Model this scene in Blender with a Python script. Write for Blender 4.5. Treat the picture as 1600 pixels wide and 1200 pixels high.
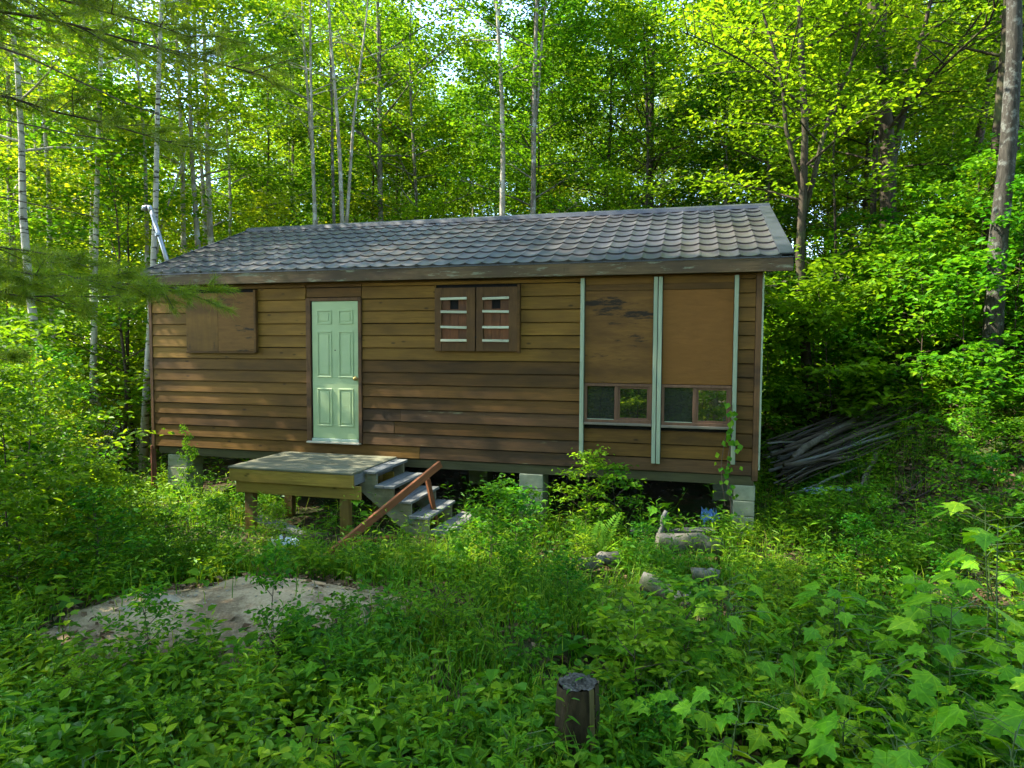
import bpy, math, random
import numpy as np
from math import sin, cos, pi, radians
from mathutils import Vector, Matrix

# ------------------------------------------------------------------ clear
for o in list(bpy.data.objects):
    bpy.data.objects.remove(o)
S = bpy.context.scene
COL = S.collection

# ------------------------------------------------------------------ camera
CAM_Z = 2.45
cd = bpy.data.cameras.new('camera')
cd.sensor_width = 36.0
cd.lens = 1037.9 / 1600 * 36
cd.clip_start = 0.05
cd.clip_end = 2000
cam = bpy.data.objects.new('camera', cd)
COL.objects.link(cam)
_p, _r = 0.0546, 0.0045
fw = Vector((0, cos(_p), -sin(_p))); up = Vector((0, sin(_p), cos(_p))); rt = Vector((1, 0, 0))
rr = rt * cos(_r) + up * sin(_r); uu = -rt * sin(_r) + up * cos(_r)
cam.matrix_world = Matrix(((rr.x, uu.x, -fw.x, 0), (rr.y, uu.y, -fw.y, 0), (rr.z, uu.z, -fw.z, CAM_Z), (0, 0, 0, 1)))
S.camera = cam

# ------------------------------------------------------------------ sky, sun, exposure
SUN_AZ = radians(-82)      # from +Y, clockwise positive: the sun stands to the left, almost in line with the cabin front
SUN_EL = radians(50)
w = bpy.data.worlds.new('World'); S.world = w; w.use_nodes = True
wn = w.node_tree
for n in list(wn.nodes): wn.nodes.remove(n)
sky = wn.nodes.new('ShaderNodeTexSky'); sky.sky_type = 'NISHITA'; sky.sun_disc = False
sky.sun_elevation = SUN_EL; sky.sun_rotation = SUN_AZ % (2 * pi)
sky.air_density = 1.0; sky.dust_density = 0.6; sky.ozone_density = 1.4
bg = wn.nodes.new('ShaderNodeBackground'); bg.inputs['Strength'].default_value = 0.15
wo = wn.nodes.new('ShaderNodeOutputWorld')
wn.links.new(sky.outputs[0], bg.inputs[0]); wn.links.new(bg.outputs[0], wo.inputs[0])
sl = bpy.data.lights.new('sun', 'SUN'); sl.energy = 3.0; sl.angle = radians(0.53); sl.color = (1.0, 0.93, 0.80)
sun = bpy.data.objects.new('sun', sl); COL.objects.link(sun)
sd = Vector((sin(SUN_AZ) * cos(SUN_EL), cos(SUN_AZ) * cos(SUN_EL), sin(SUN_EL)))
sun.rotation_euler = sd.to_track_quat('Z', 'Y').to_euler()
sun.location = sd * 60
S.view_settings.view_transform = 'Standard'
S.view_settings.look = 'None'
S.view_settings.exposure = 2.95
S.view_settings.gamma = 1.0
S.view_settings.use_curve_mapping = False
S.render.engine = 'CYCLES'
cy = S.cycles
cy.max_bounces = 5; cy.diffuse_bounces = 3; cy.glossy_bounces = 2; cy.transmission_bounces = 4; cy.transparent_max_bounces = 4
cy.use_denoising = True
cy.caustics_reflective = False; cy.caustics_refractive = False
cy.sample_clamp_indirect = 4.0

rng = np.random.default_rng(11)
R = random.Random(5)

# ------------------------------------------------------------------ object helpers
def obj(name, me, mat=None, parent=None, loc=None, rot=None, scale=None):
    o = bpy.data.objects.new(name, me)
    COL.objects.link(o)
    if mat is not None and me is not None and len(me.materials) == 0:
        me.materials.append(mat)
    if parent is not None: o.parent = parent
    if loc is not None: o.location = loc
    if rot is not None: o.rotation_euler = rot
    if scale is not None: o.scale = scale if hasattr(scale, '__len__') else (scale,) * 3
    return o
def tag(o, label=None, cat=None, group=None, kind=None):
    if label: o['label'] = label
    if cat: o['category'] = cat
    if group: o['group'] = group
    if kind: o['kind'] = kind
    return o
def thing(name, label, cat, loc=(0, 0, 0), rz=0, group=None):
    o = obj(name, None, loc=loc, rot=(0, 0, rz))
    o.empty_display_size = 0.1
    return tag(o, label, cat, group)
def mesh_np(name, V, F, smooth=False):
    """V (n,3); F: list of arrays each (m,k)"""
    if not isinstance(F, list): F = [F]
    F = [np.asarray(f, dtype=np.int32) for f in F if len(f)]
    V = np.asarray(V, dtype=np.float32)
    me = bpy.data.meshes.new(name)
    me.vertices.add(len(V)); me.vertices.foreach_set('co', V.ravel())
    nl = sum(f.size for f in F); nf = sum(len(f) for f in F)
    me.loops.add(nl); me.polygons.add(nf)
    me.loops.foreach_set('vertex_index', np.concatenate([f.ravel() for f in F]))
    tot = np.concatenate([np.full(len(f), f.shape[1], np.int32) for f in F])
    st = np.concatenate([[0], np.cumsum(tot)[:-1]]).astype(np.int32)
    me.polygons.foreach_set('loop_start', st); me.polygons.foreach_set('loop_total', tot)
    me.polygons.foreach_set('use_smooth', np.full(nf, bool(smooth)))
    me.update(calc_edges=True)
    return me
class MB:
    def __init__(s): s.V = []; s.F3 = []; s.F4 = []; s.n = 0
    def add(s, V, F):
        V = np.asarray(V, float); F = np.asarray(F, int)
        if len(F) == 0: return s
        (s.F4 if F.shape[1] == 4 else s.F3).append(F + s.n); s.V.append(V); s.n += len(V); return s
    def addmix(s, V, F3=None, F4=None):
        V = np.asarray(V, float)
        if F3 is not None and len(F3): s.F3.append(np.asarray(F3, int) + s.n)
        if F4 is not None and len(F4): s.F4.append(np.asarray(F4, int) + s.n)
        s.V.append(V); s.n += len(V); return s
    def box(s, x0, x1, y0, y1, z0, z1, b=0.0):
        """box with a small chamfer on all edges when b > 0"""
        if b <= 0:
            V = [(x0, y0, z0), (x1, y0, z0), (x1, y1, z0), (x0, y1, z0), (x0, y0, z1), (x1, y0, z1), (x1, y1, z1), (x0, y1, z1)]
            return s.add(V, [(0, 3, 2, 1), (4, 5, 6, 7), (0, 1, 5, 4), (1, 2, 6, 5), (2, 3, 7, 6), (3, 0, 4, 7)])
        V = []; idx = {}
        lo = (x0, y0, z0); hi = (x1, y1, z1)
        for sx in (0, 1):
            for sy in (0, 1):
                for sz in (0, 1):
                    sg = (sx, sy, sz)
                    for ax in range(3):
                        c = [0, 0, 0]
                        for k in range(3):
                            e = hi[k] if sg[k] else lo[k]
                            if k != ax: e += -b if sg[k] else b
                            c[k] = e
                        idx[(sx, sy, sz, ax)] = len(V); V.append(c)
        F4 = []; F3 = []
        for ax in range(3):
            a1, a2 = [k for k in range(3) if k != ax]
            for s_ in (0, 1):
                q = []
                for (p_, q_) in ((0, 0), (1, 0), (1, 1), (0, 1)):
                    sg = [0, 0, 0]; sg[ax] = s_; sg[a1] = p_; sg[a2] = q_
                    q.append(idx[(*sg, ax)])
                F4.append(q)
            for p_ in (0, 1):
                for q_ in (0, 1):
                    sA = [0, 0, 0]; sA[a1] = p_; sA[a2] = q_
                    sB = list(sA); sB[ax] = 1
                    F4.append([idx[(*sA, a1)], idx[(*sB, a1)], idx[(*sB, a2)], idx[(*sA, a2)]])
        for sx in (0, 1):
            for sy in (0, 1):
                for sz in (0, 1):
                    F3.append([idx[(sx, sy, sz, k)] for k in range(3)])
        return s.addmix(V, F3, F4)
    def tube(s, pts, rad, n=6, cap=True, jit=0.0):
        pts = np.asarray(pts, float); rad = np.broadcast_to(np.asarray(rad, float), (len(pts),))
        t = np.gradient(pts, axis=0); t /= np.linalg.norm(t, axis=1)[:, None] + 1e-9
        ref = np.array([0, 0, 1.0]) if abs(t[0][2]) < 0.8 else np.array([1.0, 0, 0])
        V = []
        for i in range(len(pts)):
            a = np.cross(t[i], ref); a /= np.linalg.norm(a) + 1e-9; b = np.cross(t[i], a)
            an = np.arange(n) * 2 * pi / n
            rr_ = rad[i] * (1 + (rng.uniform(-jit, jit, n) if jit else 0))
            V.append(pts[i] + (np.cos(an) * rr_)[:, None] * a + (np.sin(an) * rr_)[:, None] * b)
        V = np.concatenate(V)
        i, j = np.meshgrid(np.arange(len(pts) - 1), np.arange(n), indexing='ij'); i = i.ravel(); j = j.ravel(); k = (j + 1) % n
        F = np.stack([i * n + j, i * n + k, (i + 1) * n + k, (i + 1) * n + j], 1)
        F3 = []
        if cap:
            m = len(V); V = np.concatenate([V, pts[:1], pts[-1:]])
            jj = np.arange(n); kk = (jj + 1) % n; L = (len(pts) - 1) * n
            F3 = np.concatenate([np.stack([kk, jj, np.full(n, m)], 1), np.stack([L + jj, L + kk, np.full(n, m + 1)], 1)])
        return s.addmix(V, F3, F)
    def mesh(s, name, smooth=False):
        F = []
        if s.F3: F.append(np.concatenate(s.F3))
        if s.F4: F.append(np.concatenate(s.F4))
        me = mesh_np(name, np.concatenate(s.V), F, smooth)
        return me
    def build(s, name, mat, parent=None, smooth=False, fix=True, **k):
        me = s.mesh(name, smooth)
        if fix: fix_normals(me)
        return obj(name, me, mat, parent, **k)
import bmesh
def fix_normals(me):
    bm = bmesh.new(); bm.from_mesh(me); bmesh.ops.recalc_face_normals(bm, faces=bm.faces); bm.to_mesh(me); bm.free()

# ------------------------------------------------------------------ materials
def newmat(name):
    m = bpy.data.materials.new(name); m.use_nodes = True
    nt = m.node_tree
    for n in list(nt.nodes): nt.nodes.remove(n)
    return m, nt
def N(nt, typ, **k):
    n = nt.nodes.new(typ)
    for a, v in k.items(): setattr(n, a, v)
    return n
def ramp(nt, stops, interp='LINEAR'):
    r = N(nt, 'ShaderNodeValToRGB'); cr = r.color_ramp; cr.interpolation = interp
    while len(cr.elements) < len(stops): cr.elements.new(0.5)
    for e, (p_, c) in zip(cr.elements, stops): e.position = p_; e.color = (*c, 1)
    return r
def mixc(nt, fac, a, b, blend='MIX'):
    m = N(nt, 'ShaderNodeMix', data_type='RGBA', blend_type=blend)
    for s_, v in ((m.inputs[0], fac), (m.inputs[6], a), (m.inputs[7], b)):
        if hasattr(v, 'is_linked'): nt.links.new(v, s_)
        elif isinstance(v, tuple): s_.default_value = (*v, 1)
        else: s_.default_value = v
    return m.outputs[2]
def noise(nt, scale, detail=4, rough=0.6, vec=None, stretch=None, dist=0.0):
    n = N(nt, 'ShaderNodeTexNoise'); n.inputs['Scale'].default_value = scale; n.inputs['Detail'].default_value = detail
    n.inputs['Roughness'].default_value = rough; n.inputs['Distortion'].default_value = dist
    if vec is None:
        tc = N(nt, 'ShaderNodeTexCoord'); vec = tc.outputs['Object']
    if stretch:
        mp = N(nt, 'ShaderNodeMapping'); mp.inputs['Scale'].default_value = stretch
        nt.links.new(vec, mp.inputs[0]); vec = mp.outputs[0]
    nt.links.new(vec, n.inputs['Vector'])
    return n
def out(nt, sh):
    o = N(nt, 'ShaderNodeOutputMaterial'); nt.links.new(sh, o.inputs[0]); return o
def principled(nt, col, rough=0.7, spec=0.3, metal=0.0, bump=None, bstr=0.3, bdist=0.01):
    b = N(nt, 'ShaderNodeBsdfPrincipled')
    if hasattr(col, 'is_linked'): nt.links.new(col, b.inputs['Base Color'])
    else: b.inputs['Base Color'].default_value = (*col, 1)
    if hasattr(rough, 'is_linked'): nt.links.new(rough, b.inputs['Roughness'])
    else: b.inputs['Roughness'].default_value = rough
    b.inputs['Specular IOR Level'].default_value = spec; b.inputs['Metallic'].default_value = metal
    if bump is not None:
        bp = N(nt, 'ShaderNodeBump'); bp.inputs['Strength'].default_value = bstr; bp.inputs['Distance'].default_value = bdist
        nt.links.new(bump, bp.inputs['Height']); nt.links.new(bp.outputs[0], b.inputs['Normal'])
    return b
def leaf_mat(name, dark, mid, light, trans=1.7, tf=0.48, rough=0.5, spec=0.14, use_obj=True, islands=True, patch=None, veins=False):
    m, nt = newmat(name)
    oi = N(nt, 'ShaderNodeObjectInfo')
    if islands:
        g = N(nt, 'ShaderNodeNewGeometry'); rnd = g.outputs['Random Per Island']
    else: rnd = oi.outputs['Random']
    r = ramp(nt, [(0.0, dark), (0.5, mid), (1.0, light)])
    nt.links.new(rnd, r.inputs[0]); c = r.outputs[0]
    if patch:   # stands of different plants
        pn = noise(nt, patch[0], 3, 0.55); pr = ramp(nt, [(0.42, (0, 0, 0)), (0.60, (1, 1, 1))]); nt.links.new(pn.outputs[0], pr.inputs[0])
        c = mixc(nt, pr.outputs[0], c, mixc(nt, 1.0, c, patch[1], 'MULTIPLY'))
    if veins:   # pale veins fanning out from the stalk of a lobed leaf
        tcv = N(nt, 'ShaderNodeTexCoord'); sx_ = N(nt, 'ShaderNodeSeparateXYZ'); nt.links.new(tcv.outputs['Object'], sx_.inputs[0]); prev = None
        for A in (0, 0.70, -0.70, 1.25, -1.25):
            m1 = N(nt, 'ShaderNodeMath', operation='MULTIPLY'); m1.inputs[1].default_value = cos(A); nt.links.new(sx_.outputs[0], m1.inputs[0])
            m2 = N(nt, 'ShaderNodeMath', operation='MULTIPLY_ADD'); m2.inputs[1].default_value = -sin(A); nt.links.new(sx_.outputs[1], m2.inputs[0]); nt.links.new(m1.outputs[0], m2.inputs[2])
            m3 = N(nt, 'ShaderNodeMath', operation='ABSOLUTE'); nt.links.new(m2.outputs[0], m3.inputs[0]); o_ = m3.outputs[0]
            if prev is not None:
                mm = N(nt, 'ShaderNodeMath', operation='MINIMUM'); nt.links.new(prev, mm.inputs[0]); nt.links.new(o_, mm.inputs[1]); o_ = mm.outputs[0]
            prev = o_
        rv = ramp(nt, [(0.006, (1, 1, 1)), (0.03, (0, 0, 0))]); nt.links.new(prev, rv.inputs[0])
        vn = noise(nt, 5, 3, 0.6); rn = ramp(nt, [(0.35, (0.72, 0.78, 0.7)), (0.7, (1.1, 1.05, 1.0))]); nt.links.new(vn.outputs[0], rn.inputs[0])
        c = mixc(nt, 1.0, c, rn.outputs[0], 'MULTIPLY')
        c = mixc(nt, rv.outputs[0], c, mixc(nt, 1.0, c, (1.7, 1.35, 1.5), 'MULTIPLY'))
    if use_obj and islands:
        hs = N(nt, 'ShaderNodeHueSaturation')
        mr = N(nt, 'ShaderNodeMapRange'); mr.inputs[3].default_value = 0.475; mr.inputs[4].default_value = 0.525
        nt.links.new(oi.outputs['Random'], mr.inputs[0]); nt.links.new(mr.outputs[0], hs.inputs['Hue'])
        mv = N(nt, 'ShaderNodeMapRange'); mv.inputs[3].default_value = 1.25; mv.inputs[4].default_value = 0.75
        nt.links.new(oi.outputs['Random'], mv.inputs[0]); nt.links.new(mv.outputs[0], hs.inputs['Value'])
        nt.links.new(c, hs.inputs['Color']); c = hs.outputs[0]
    p_ = principled(nt, c, rough, spec)
    t = N(nt, 'ShaderNodeBsdfTranslucent')
    tc = mixc(nt, 1.0, c, (trans * 1.10, trans, trans * 0.55), 'MULTIPLY'); nt.links.new(tc, t.inputs[0])
    mx = N(nt, 'ShaderNodeMixShader'); mx.inputs[0].default_value = tf
    nt.links.new(p_.outputs[0], mx.inputs[1]); nt.links.new(t.outputs[0], mx.inputs[2])
    out(nt, mx.outputs[0]); return m
def wood_mat(name, c1, c2, c3=None, stretch=(1, 12, 12), rough=0.75, spec=0.2, knots=False, objvar=0.35, patches=None):
    """c1..c2 grain colours, c3 stain colour, per-object brightness variation, patches = (colour, threshold) flaking/lichen"""
    m, nt = newmat(name)
    tc = N(nt, 'ShaderNodeTexCoord'); oi = N(nt, 'ShaderNodeObjectInfo')
    ad = N(nt, 'ShaderNodeVectorMath', operation='ADD'); sc = N(nt, 'ShaderNodeVectorMath', operation='SCALE')
    cx = N(nt, 'ShaderNodeCombineXYZ')
    for k in range(3): nt.links.new(oi.outputs['Random'], cx.inputs[k])
    nt.links.new(cx.outputs[0], sc.inputs[0]); sc.inputs['Scale'].default_value = 37.0
    nt.links.new(tc.outputs['Object'], ad.inputs[0]); nt.links.new(sc.outputs[0], ad.inputs[1]); v = ad.outputs[0]
    g = noise(nt, 4.0, 6, 0.65, v, stretch, 0.6)
    r = ramp(nt, [(0.3, c1), (0.7, c2)]); nt.links.new(g.outputs[0], r.inputs[0]); c = r.outputs[0]
    if c3:
        b = noise(nt, 1.6, 4, 0.6, v, (0.6, 1.5, 2.2)); rb = ramp(nt, [(0.42, (0, 0, 0)), (0.68, (1, 1, 1))]); nt.links.new(b.outputs[0], rb.inputs[0])
        c = mixc(nt, rb.outputs[0], c, c3)
    if knots:
        vo = N(nt, 'ShaderNodeTexVoronoi'); vo.inputs['Scale'].default_value = 2.2
        mp = N(nt, 'ShaderNodeMapping'); mp.inputs['Scale'].default_value = (1.2, 3, 3); nt.links.new(v, mp.inputs[0]); nt.links.new(mp.outputs[0], vo.inputs['Vector'])
        rk = ramp(nt, [(0.05, (1, 1, 1)), (0.12, (0, 0, 0))]); nt.links.new(vo.outputs['Distance'], rk.inputs[0])
        c = mixc(nt, rk.outputs[0], c, tuple(0.35 * q for q in c1))
    if patches:
        b = noise(nt, patches[2], 7, 0.72, v, patches[3]); rb = ramp(nt, [(patches[1], (0, 0, 0)), (patches[1] + 0.07, (1, 1, 1))]); nt.links.new(b.outputs[0], rb.inputs[0])
        c = mixc(nt, rb.outputs[0], c, patches[0])
    hs = N(nt, 'ShaderNodeHueSaturation'); mr = N(nt, 'ShaderNodeMapRange'); mr.inputs[3].default_value = 1 - objvar; mr.inputs[4].default_value = 1 + objvar
    nt.links.new(oi.outputs['Random'], mr.inputs[0]); nt.links.new(mr.outputs[0], hs.inputs['Value']); nt.links.new(c, hs.inputs['Color'])
    p_ = principled(nt, hs.outputs[0], rough, spec, bump=g.outputs[0], bstr=0.5, bdist=0.006)
    out(nt, p_.outputs[0]); return m
def bark_mat(name, c1, c2, lichen=None, band=None, moss=None, scale=1.0):
    m, nt = newmat(name)
    g = noise(nt, 9 * scale, 6, 0.7, None, (1, 1, 0.25)); r = ramp(nt, [(0.32, c1), (0.66, c2)]); nt.links.new(g.outputs[0], r.inputs[0]); c = r.outputs[0]
    if lichen:
        b = noise(nt, 3.5 * scale, 5, 0.7); rb = ramp(nt, [(0.53, (0, 0, 0)), (0.62, (1, 1, 1))]); nt.links.new(b.outputs[0], rb.inputs[0]); c = mixc(nt, rb.outputs[0], c, lichen)
    if band:
        b = noise(nt, 3.0, 4, 0.6, None, (1.2, 1.2, 6)); rb = ramp(nt, [(0.55, (0, 0, 0)), (0.62, (1, 1, 1))]); nt.links.new(b.outputs[0], rb.inputs[0]); c = mixc(nt, rb.outputs[0], c, band)
    if moss:
        b = noise(nt, 2.0, 5, 0.7); rb = ramp(nt, [(0.5, (0, 0, 0)), (0.65, (1, 1, 1))]); nt.links.new(b.outputs[0], rb.inputs[0]); c = mixc(nt, rb.outputs[0], c, moss)
    oi = N(nt, 'ShaderNodeObjectInfo'); hs = N(nt, 'ShaderNodeHueSaturation'); mr = N(nt, 'ShaderNodeMapRange'); mr.inputs[3].default_value = 0.75; mr.inputs[4].default_value = 1.2
    nt.links.new(oi.outputs['Random'], mr.inputs[0]); nt.links.new(mr.outputs[0], hs.inputs['Value']); nt.links.new(c, hs.inputs['Color'])
    p_ = principled(nt, hs.outputs[0], 0.9, 0.15, bump=g.outputs[0], bstr=0.8, bdist=0.02)
    out(nt, p_.outputs[0]); return m
def plain(name, col, rough=0.6, spec=0.3, metal=0.0, var=0.15, nscale=6.0):
    m, nt = newmat(name)
    g = noise(nt, nscale, 5, 0.65); r = ramp(nt, [(0.3, tuple(q * (1 - var) for q in col)), (0.7, tuple(min(1, q * (1 + var)) for q in col))])
    nt.links.new(g.outputs[0], r.inputs[0])
    p_ = principled(nt, r.outputs[0], rough, spec, metal, bump=g.outputs[0], bstr=0.15, bdist=0.005); out(nt, p_.outputs[0]); return m

M = {}
M['leaf_maple'] = leaf_mat('leaf_maple', (0.050, 0.125, 0.004), (0.095, 0.21, 0.006), (0.17, 0.29, 0.009))
M['leaf_yellow'] = leaf_mat('leaf_yellow', (0.095, 0.175, 0.006), (0.155, 0.26, 0.008), (0.25, 0.335, 0.012))
M['leaf_dark'] = leaf_mat('leaf_dark', (0.03, 0.085, 0.005), (0.06, 0.14, 0.007), (0.12, 0.21, 0.010))
M['leaf_herb'] = leaf_mat('leaf_herb', (0.022, 0.097, 0.004), (0.050, 0.178, 0.006), (0.125, 0.285, 0.009), trans=1.5, tf=0.38, use_obj=False, patch=(0.9, (2.0, 1.25, 0.9)))
M['leaf_shrub'] = leaf_mat('leaf_shrub', (0.030, 0.115, 0.004), (0.062, 0.195, 0.006), (0.14, 0.29, 0.009), tf=0.44)
M['leaf_big'] = leaf_mat('leaf_big', (0.07, 0.23, 0.007), (0.125, 0.32, 0.009), (0.23, 0.41, 0.012), tf=0.4, islands=False, veins=True)
M['grass'] = leaf_mat('grass', (0.028, 0.115, 0.005), (0.065, 0.20, 0.007), (0.18, 0.28, 0.02), tf=0.35, rough=0.5, use_obj=False, patch=(0.7, (1.6, 1.2, 0.9)))
M['needle'] = leaf_mat('needle', (0.085, 0.155, 0.008), (0.145, 0.23, 0.010), (0.26, 0.32, 0.018), tf=0.34, trans=1.5, rough=0.5, use_obj=False)
M['fern'] = leaf_mat('fern', (0.07, 0.20, 0.01), (0.11, 0.27, 0.014), (0.16, 0.32, 0.02), use_obj=False)
M['litter'] = leaf_mat('litter', (0.055, 0.032, 0.016), (0.13, 0.08, 0.04), (0.26, 0.18, 0.10), trans=0.8, tf=0.1, rough=0.8, use_obj=False)
M['bark_grey'] = bark_mat('bark_grey', (0.07, 0.055, 0.04), (0.22, 0.19, 0.14), lichen=(0.34, 0.33, 0.28))
M['bark_pale'] = bark_mat('bark_pale', (0.16, 0.13, 0.09), (0.42, 0.37, 0.28), lichen=(0.52, 0.48, 0.40))
M['bark_dark'] = bark_mat('bark_dark', (0.022, 0.017, 0.012), (0.075, 0.058, 0.038), moss=(0.07, 0.075, 0.03))
M['bark_mottled'] = bark_mat('bark_mottled', (0.022, 0.019, 0.014), (0.075, 0.068, 0.052), lichen=(0.14, 0.145, 0.12), scale=2.6)
M['bark_birch'] = bark_mat('bark_birch', (0.34, 0.30, 0.22), (0.56, 0.52, 0.43), band=(0.05, 0.04, 0.025))
M['bark_twig'] = bark_mat('bark_twig', (0.04, 0.03, 0.02), (0.12, 0.09, 0.06))
M['stem_green'] = plain('stem_green', (0.06, 0.10, 0.025), 0.6)
# cabin
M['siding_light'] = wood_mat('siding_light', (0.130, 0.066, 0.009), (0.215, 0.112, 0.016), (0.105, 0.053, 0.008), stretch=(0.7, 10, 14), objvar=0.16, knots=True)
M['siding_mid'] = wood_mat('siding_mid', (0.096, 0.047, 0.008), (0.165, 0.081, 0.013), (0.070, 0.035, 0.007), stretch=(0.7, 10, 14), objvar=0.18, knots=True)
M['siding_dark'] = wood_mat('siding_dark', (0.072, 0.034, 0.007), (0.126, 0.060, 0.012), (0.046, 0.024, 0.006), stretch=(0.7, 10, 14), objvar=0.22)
M['siding_worn'] = wood_mat('siding_worn', (0.058, 0.030, 0.011), (0.115, 0.058, 0.020), (0.036, 0.022, 0.010), stretch=(0.7, 10, 14), objvar=0.2, patches=((0.17, 0.15, 0.075), 0.62, 2.4, (0.8, 3, 5)))
M['trim_wood'] = wood_mat('trim_wood', (0.085, 0.042, 0.016), (0.15, 0.075, 0.028), (0.05, 0.028, 0.014), stretch=(10, 10, 0.8), objvar=0.1)
M['fascia'] = wood_mat('fascia', (0.065, 0.043, 0.020), (0.125, 0.085, 0.038), (0.05, 0.035, 0.02), stretch=(0.6, 8, 9), objvar=0.05, patches=((0.16, 0.165, 0.105), 0.57, 4.2, (0.8, 3, 4.5)))
M['plywood'] = wood_mat('plywood', (0.130, 0.056, 0.010), (0.190, 0.082, 0.016), (0.150, 0.063, 0.011), stretch=(1.2, 4, 5), objvar=0.10)
M['plywood_worn'] = wood_mat('plywood_worn', (0.105, 0.050, 0.010), (0.17, 0.082, 0.017), (0.080, 0.038, 0.009), stretch=(1.2, 4, 7), objvar=0.06, patches=((0.022, 0.015, 0.008), 0.56, 2.6, (0.6, 1, 3.2)))
M['plywood_vert'] = wood_mat('plywood_vert', (0.125, 0.062, 0.011), (0.19, 0.098, 0.018), (0.080, 0.040, 0.009), stretch=(6, 4, 0.6), objvar=0.06, patches=((0.03, 0.02, 0.01), 0.60, 3.0, (3, 1, 0.7)))
M['shutter'] = wood_mat('shutter', (0.065, 0.033, 0.010), (0.105, 0.053, 0.016), (0.06, 0.03, 0.012), stretch=(6, 6, 1), objvar=0.08)
M['shutter_panel'] = wood_mat('shutter_panel', (0.095, 0.036, 0.014), (0.16, 0.062, 0.022), (0.05, 0.028, 0.014), stretch=(8, 6, 0.8), objvar=0.1)
M['slat_paint'] = wood_mat('slat_paint', (0.33, 0.34, 0.22), (0.45, 0.45, 0.31), None, stretch=(1, 8, 8), objvar=0.12, patches=((0.20, 0.16, 0.10), 0.60, 9, (1, 2, 2)))
M['mint'] = wood_mat('mint', (0.22, 0.255, 0.165), (0.29, 0.33, 0.215), None, stretch=(8, 8, 0.6), objvar=0.06, patches=((0.22, 0.22, 0.16), 0.66, 7, (2, 2, 0.5)))
M['door'] = wood_mat('door', (0.32, 0.41, 0.20), (0.355, 0.44, 0.22), (0.29, 0.375, 0.185), stretch=(2, 2, 0.5), rough=0.45, spec=0.3, objvar=0.02, patches=((0.20, 0.26, 0.13), 0.67, 4.0, (1.5, 1, 0.6)))
M['door_edge'] = plain('door_edge', (0.34, 0.42, 0.32), 0.5, 0.3, var=0.1)
M['threshold'] = plain('threshold', (0.40, 0.36, 0.26), 0.6, 0.3, var=0.2)
M['frame_brown'] = wood_mat('frame_brown', (0.10, 0.052, 0.028), (0.16, 0.085, 0.045), None, stretch=(5, 8, 1), objvar=0.08)
M['sill'] = wood_mat('sill', (0.12, 0.10, 0.07), (0.20, 0.17, 0.12), None, stretch=(0.8, 8, 8), objvar=0.08)
M['beam'] = wood_mat('beam', (0.045, 0.042, 0.018), (0.085, 0.075, 0.032), None, stretch=(0.6, 8, 9), objvar=0.1)
M['dark_in'] = plain('dark_in', (0.012, 0.011, 0.010), 0.9, 0.1)
M['brass'] = plain('brass', (0.45, 0.30, 0.10), 0.35, 0.5, 1.0)
M['iron'] = plain('iron', (0.05, 0.045, 0.04), 0.5, 0.4, 0.8)
M['galv'] = plain('galv', (0.30, 0.31, 0.33), 0.42, 0.5, 0.75, var=0.2, nscale=14)
M['pipe_brown'] = plain('pipe_brown', (0.10, 0.035, 0.018), 0.5, 0.3)
M['concrete'] = plain('concrete', (0.24, 0.25, 0.16), 0.9, 0.15, var=0.22, nscale=9)
M['block_stone'] = plain('block_stone', (0.27, 0.225, 0.155), 0.92, 0.1, var=0.35, nscale=12)
M['deck_top'] = wood_mat('deck_top', (0.095, 0.092, 0.052), (0.165, 0.155, 0.09), (0.12, 0.125, 0.08), stretch=(0.7, 9, 9), objvar=0.08, knots=True)
M['deck_rim'] = wood_mat('deck_rim', (0.22, 0.145, 0.022), (0.34, 0.23, 0.040), (0.19, 0.125, 0.024), stretch=(0.7, 8, 9), objvar=0.07, knots=True)
M['deck_leg'] = wood_mat('deck_leg', (0.15, 0.092, 0.020), (0.24, 0.15, 0.034), (0.12, 0.085, 0.035), stretch=(9, 9, 0.7), objvar=0.07)
M['tread'] = wood_mat('tread', (0.10, 0.105, 0.10), (0.22, 0.225, 0.205), (0.14, 0.15, 0.13), stretch=(9, 0.7, 9), objvar=0.10)
M['stringer'] = wood_mat('stringer', (0.17, 0.15, 0.085), (0.33, 0.29, 0.17), (0.12, 0.12, 0.06), stretch=(2, 8, 3), objvar=0.05, patches=((0.13, 0.20, 0.13), 0.56, 5, (1, 1, 1)))
M['rail'] = wood_mat('rail', (0.17, 0.058, 0.020), (0.26, 0.095, 0.032), (0.12, 0.045, 0.018), stretch=(0.8, 8, 8), objvar=0.1)
M['old_wood'] = wood_mat('old_wood', (0.16, 0.155, 0.13), (0.34, 0.33, 0.28), (0.12, 0.12, 0.09), stretch=(0.8, 8, 8), objvar=0.15)
M['pole'] = wood_mat('pole', (0.04, 0.030, 0.020), (0.12, 0.095, 0.065), (0.05, 0.04, 0.03), stretch=(0.5, 9, 9), objvar=0.45)
M['pole_pale'] = wood_mat('pole_pale', (0.11, 0.105, 0.09), (0.24, 0.235, 0.21), (0.08, 0.075, 0.06), stretch=(0.5, 9, 9), objvar=0.25)
M['log_grey'] = bark_mat('log_grey', (0.075, 0.066, 0.048), (0.20, 0.185, 0.145), moss=(0.06, 0.085, 0.03), scale=1.6)
M['stump_bark'] = bark_mat('stump_bark', (0.022, 0.015, 0.008), (0.085, 0.060, 0.028), moss=(0.055, 0.06, 0.018), scale=1.8)
M['stump_cut'] = plain('stump_cut', (0.080, 0.074, 0.062), 0.85, 0.15, var=0.65, nscale=22)
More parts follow.
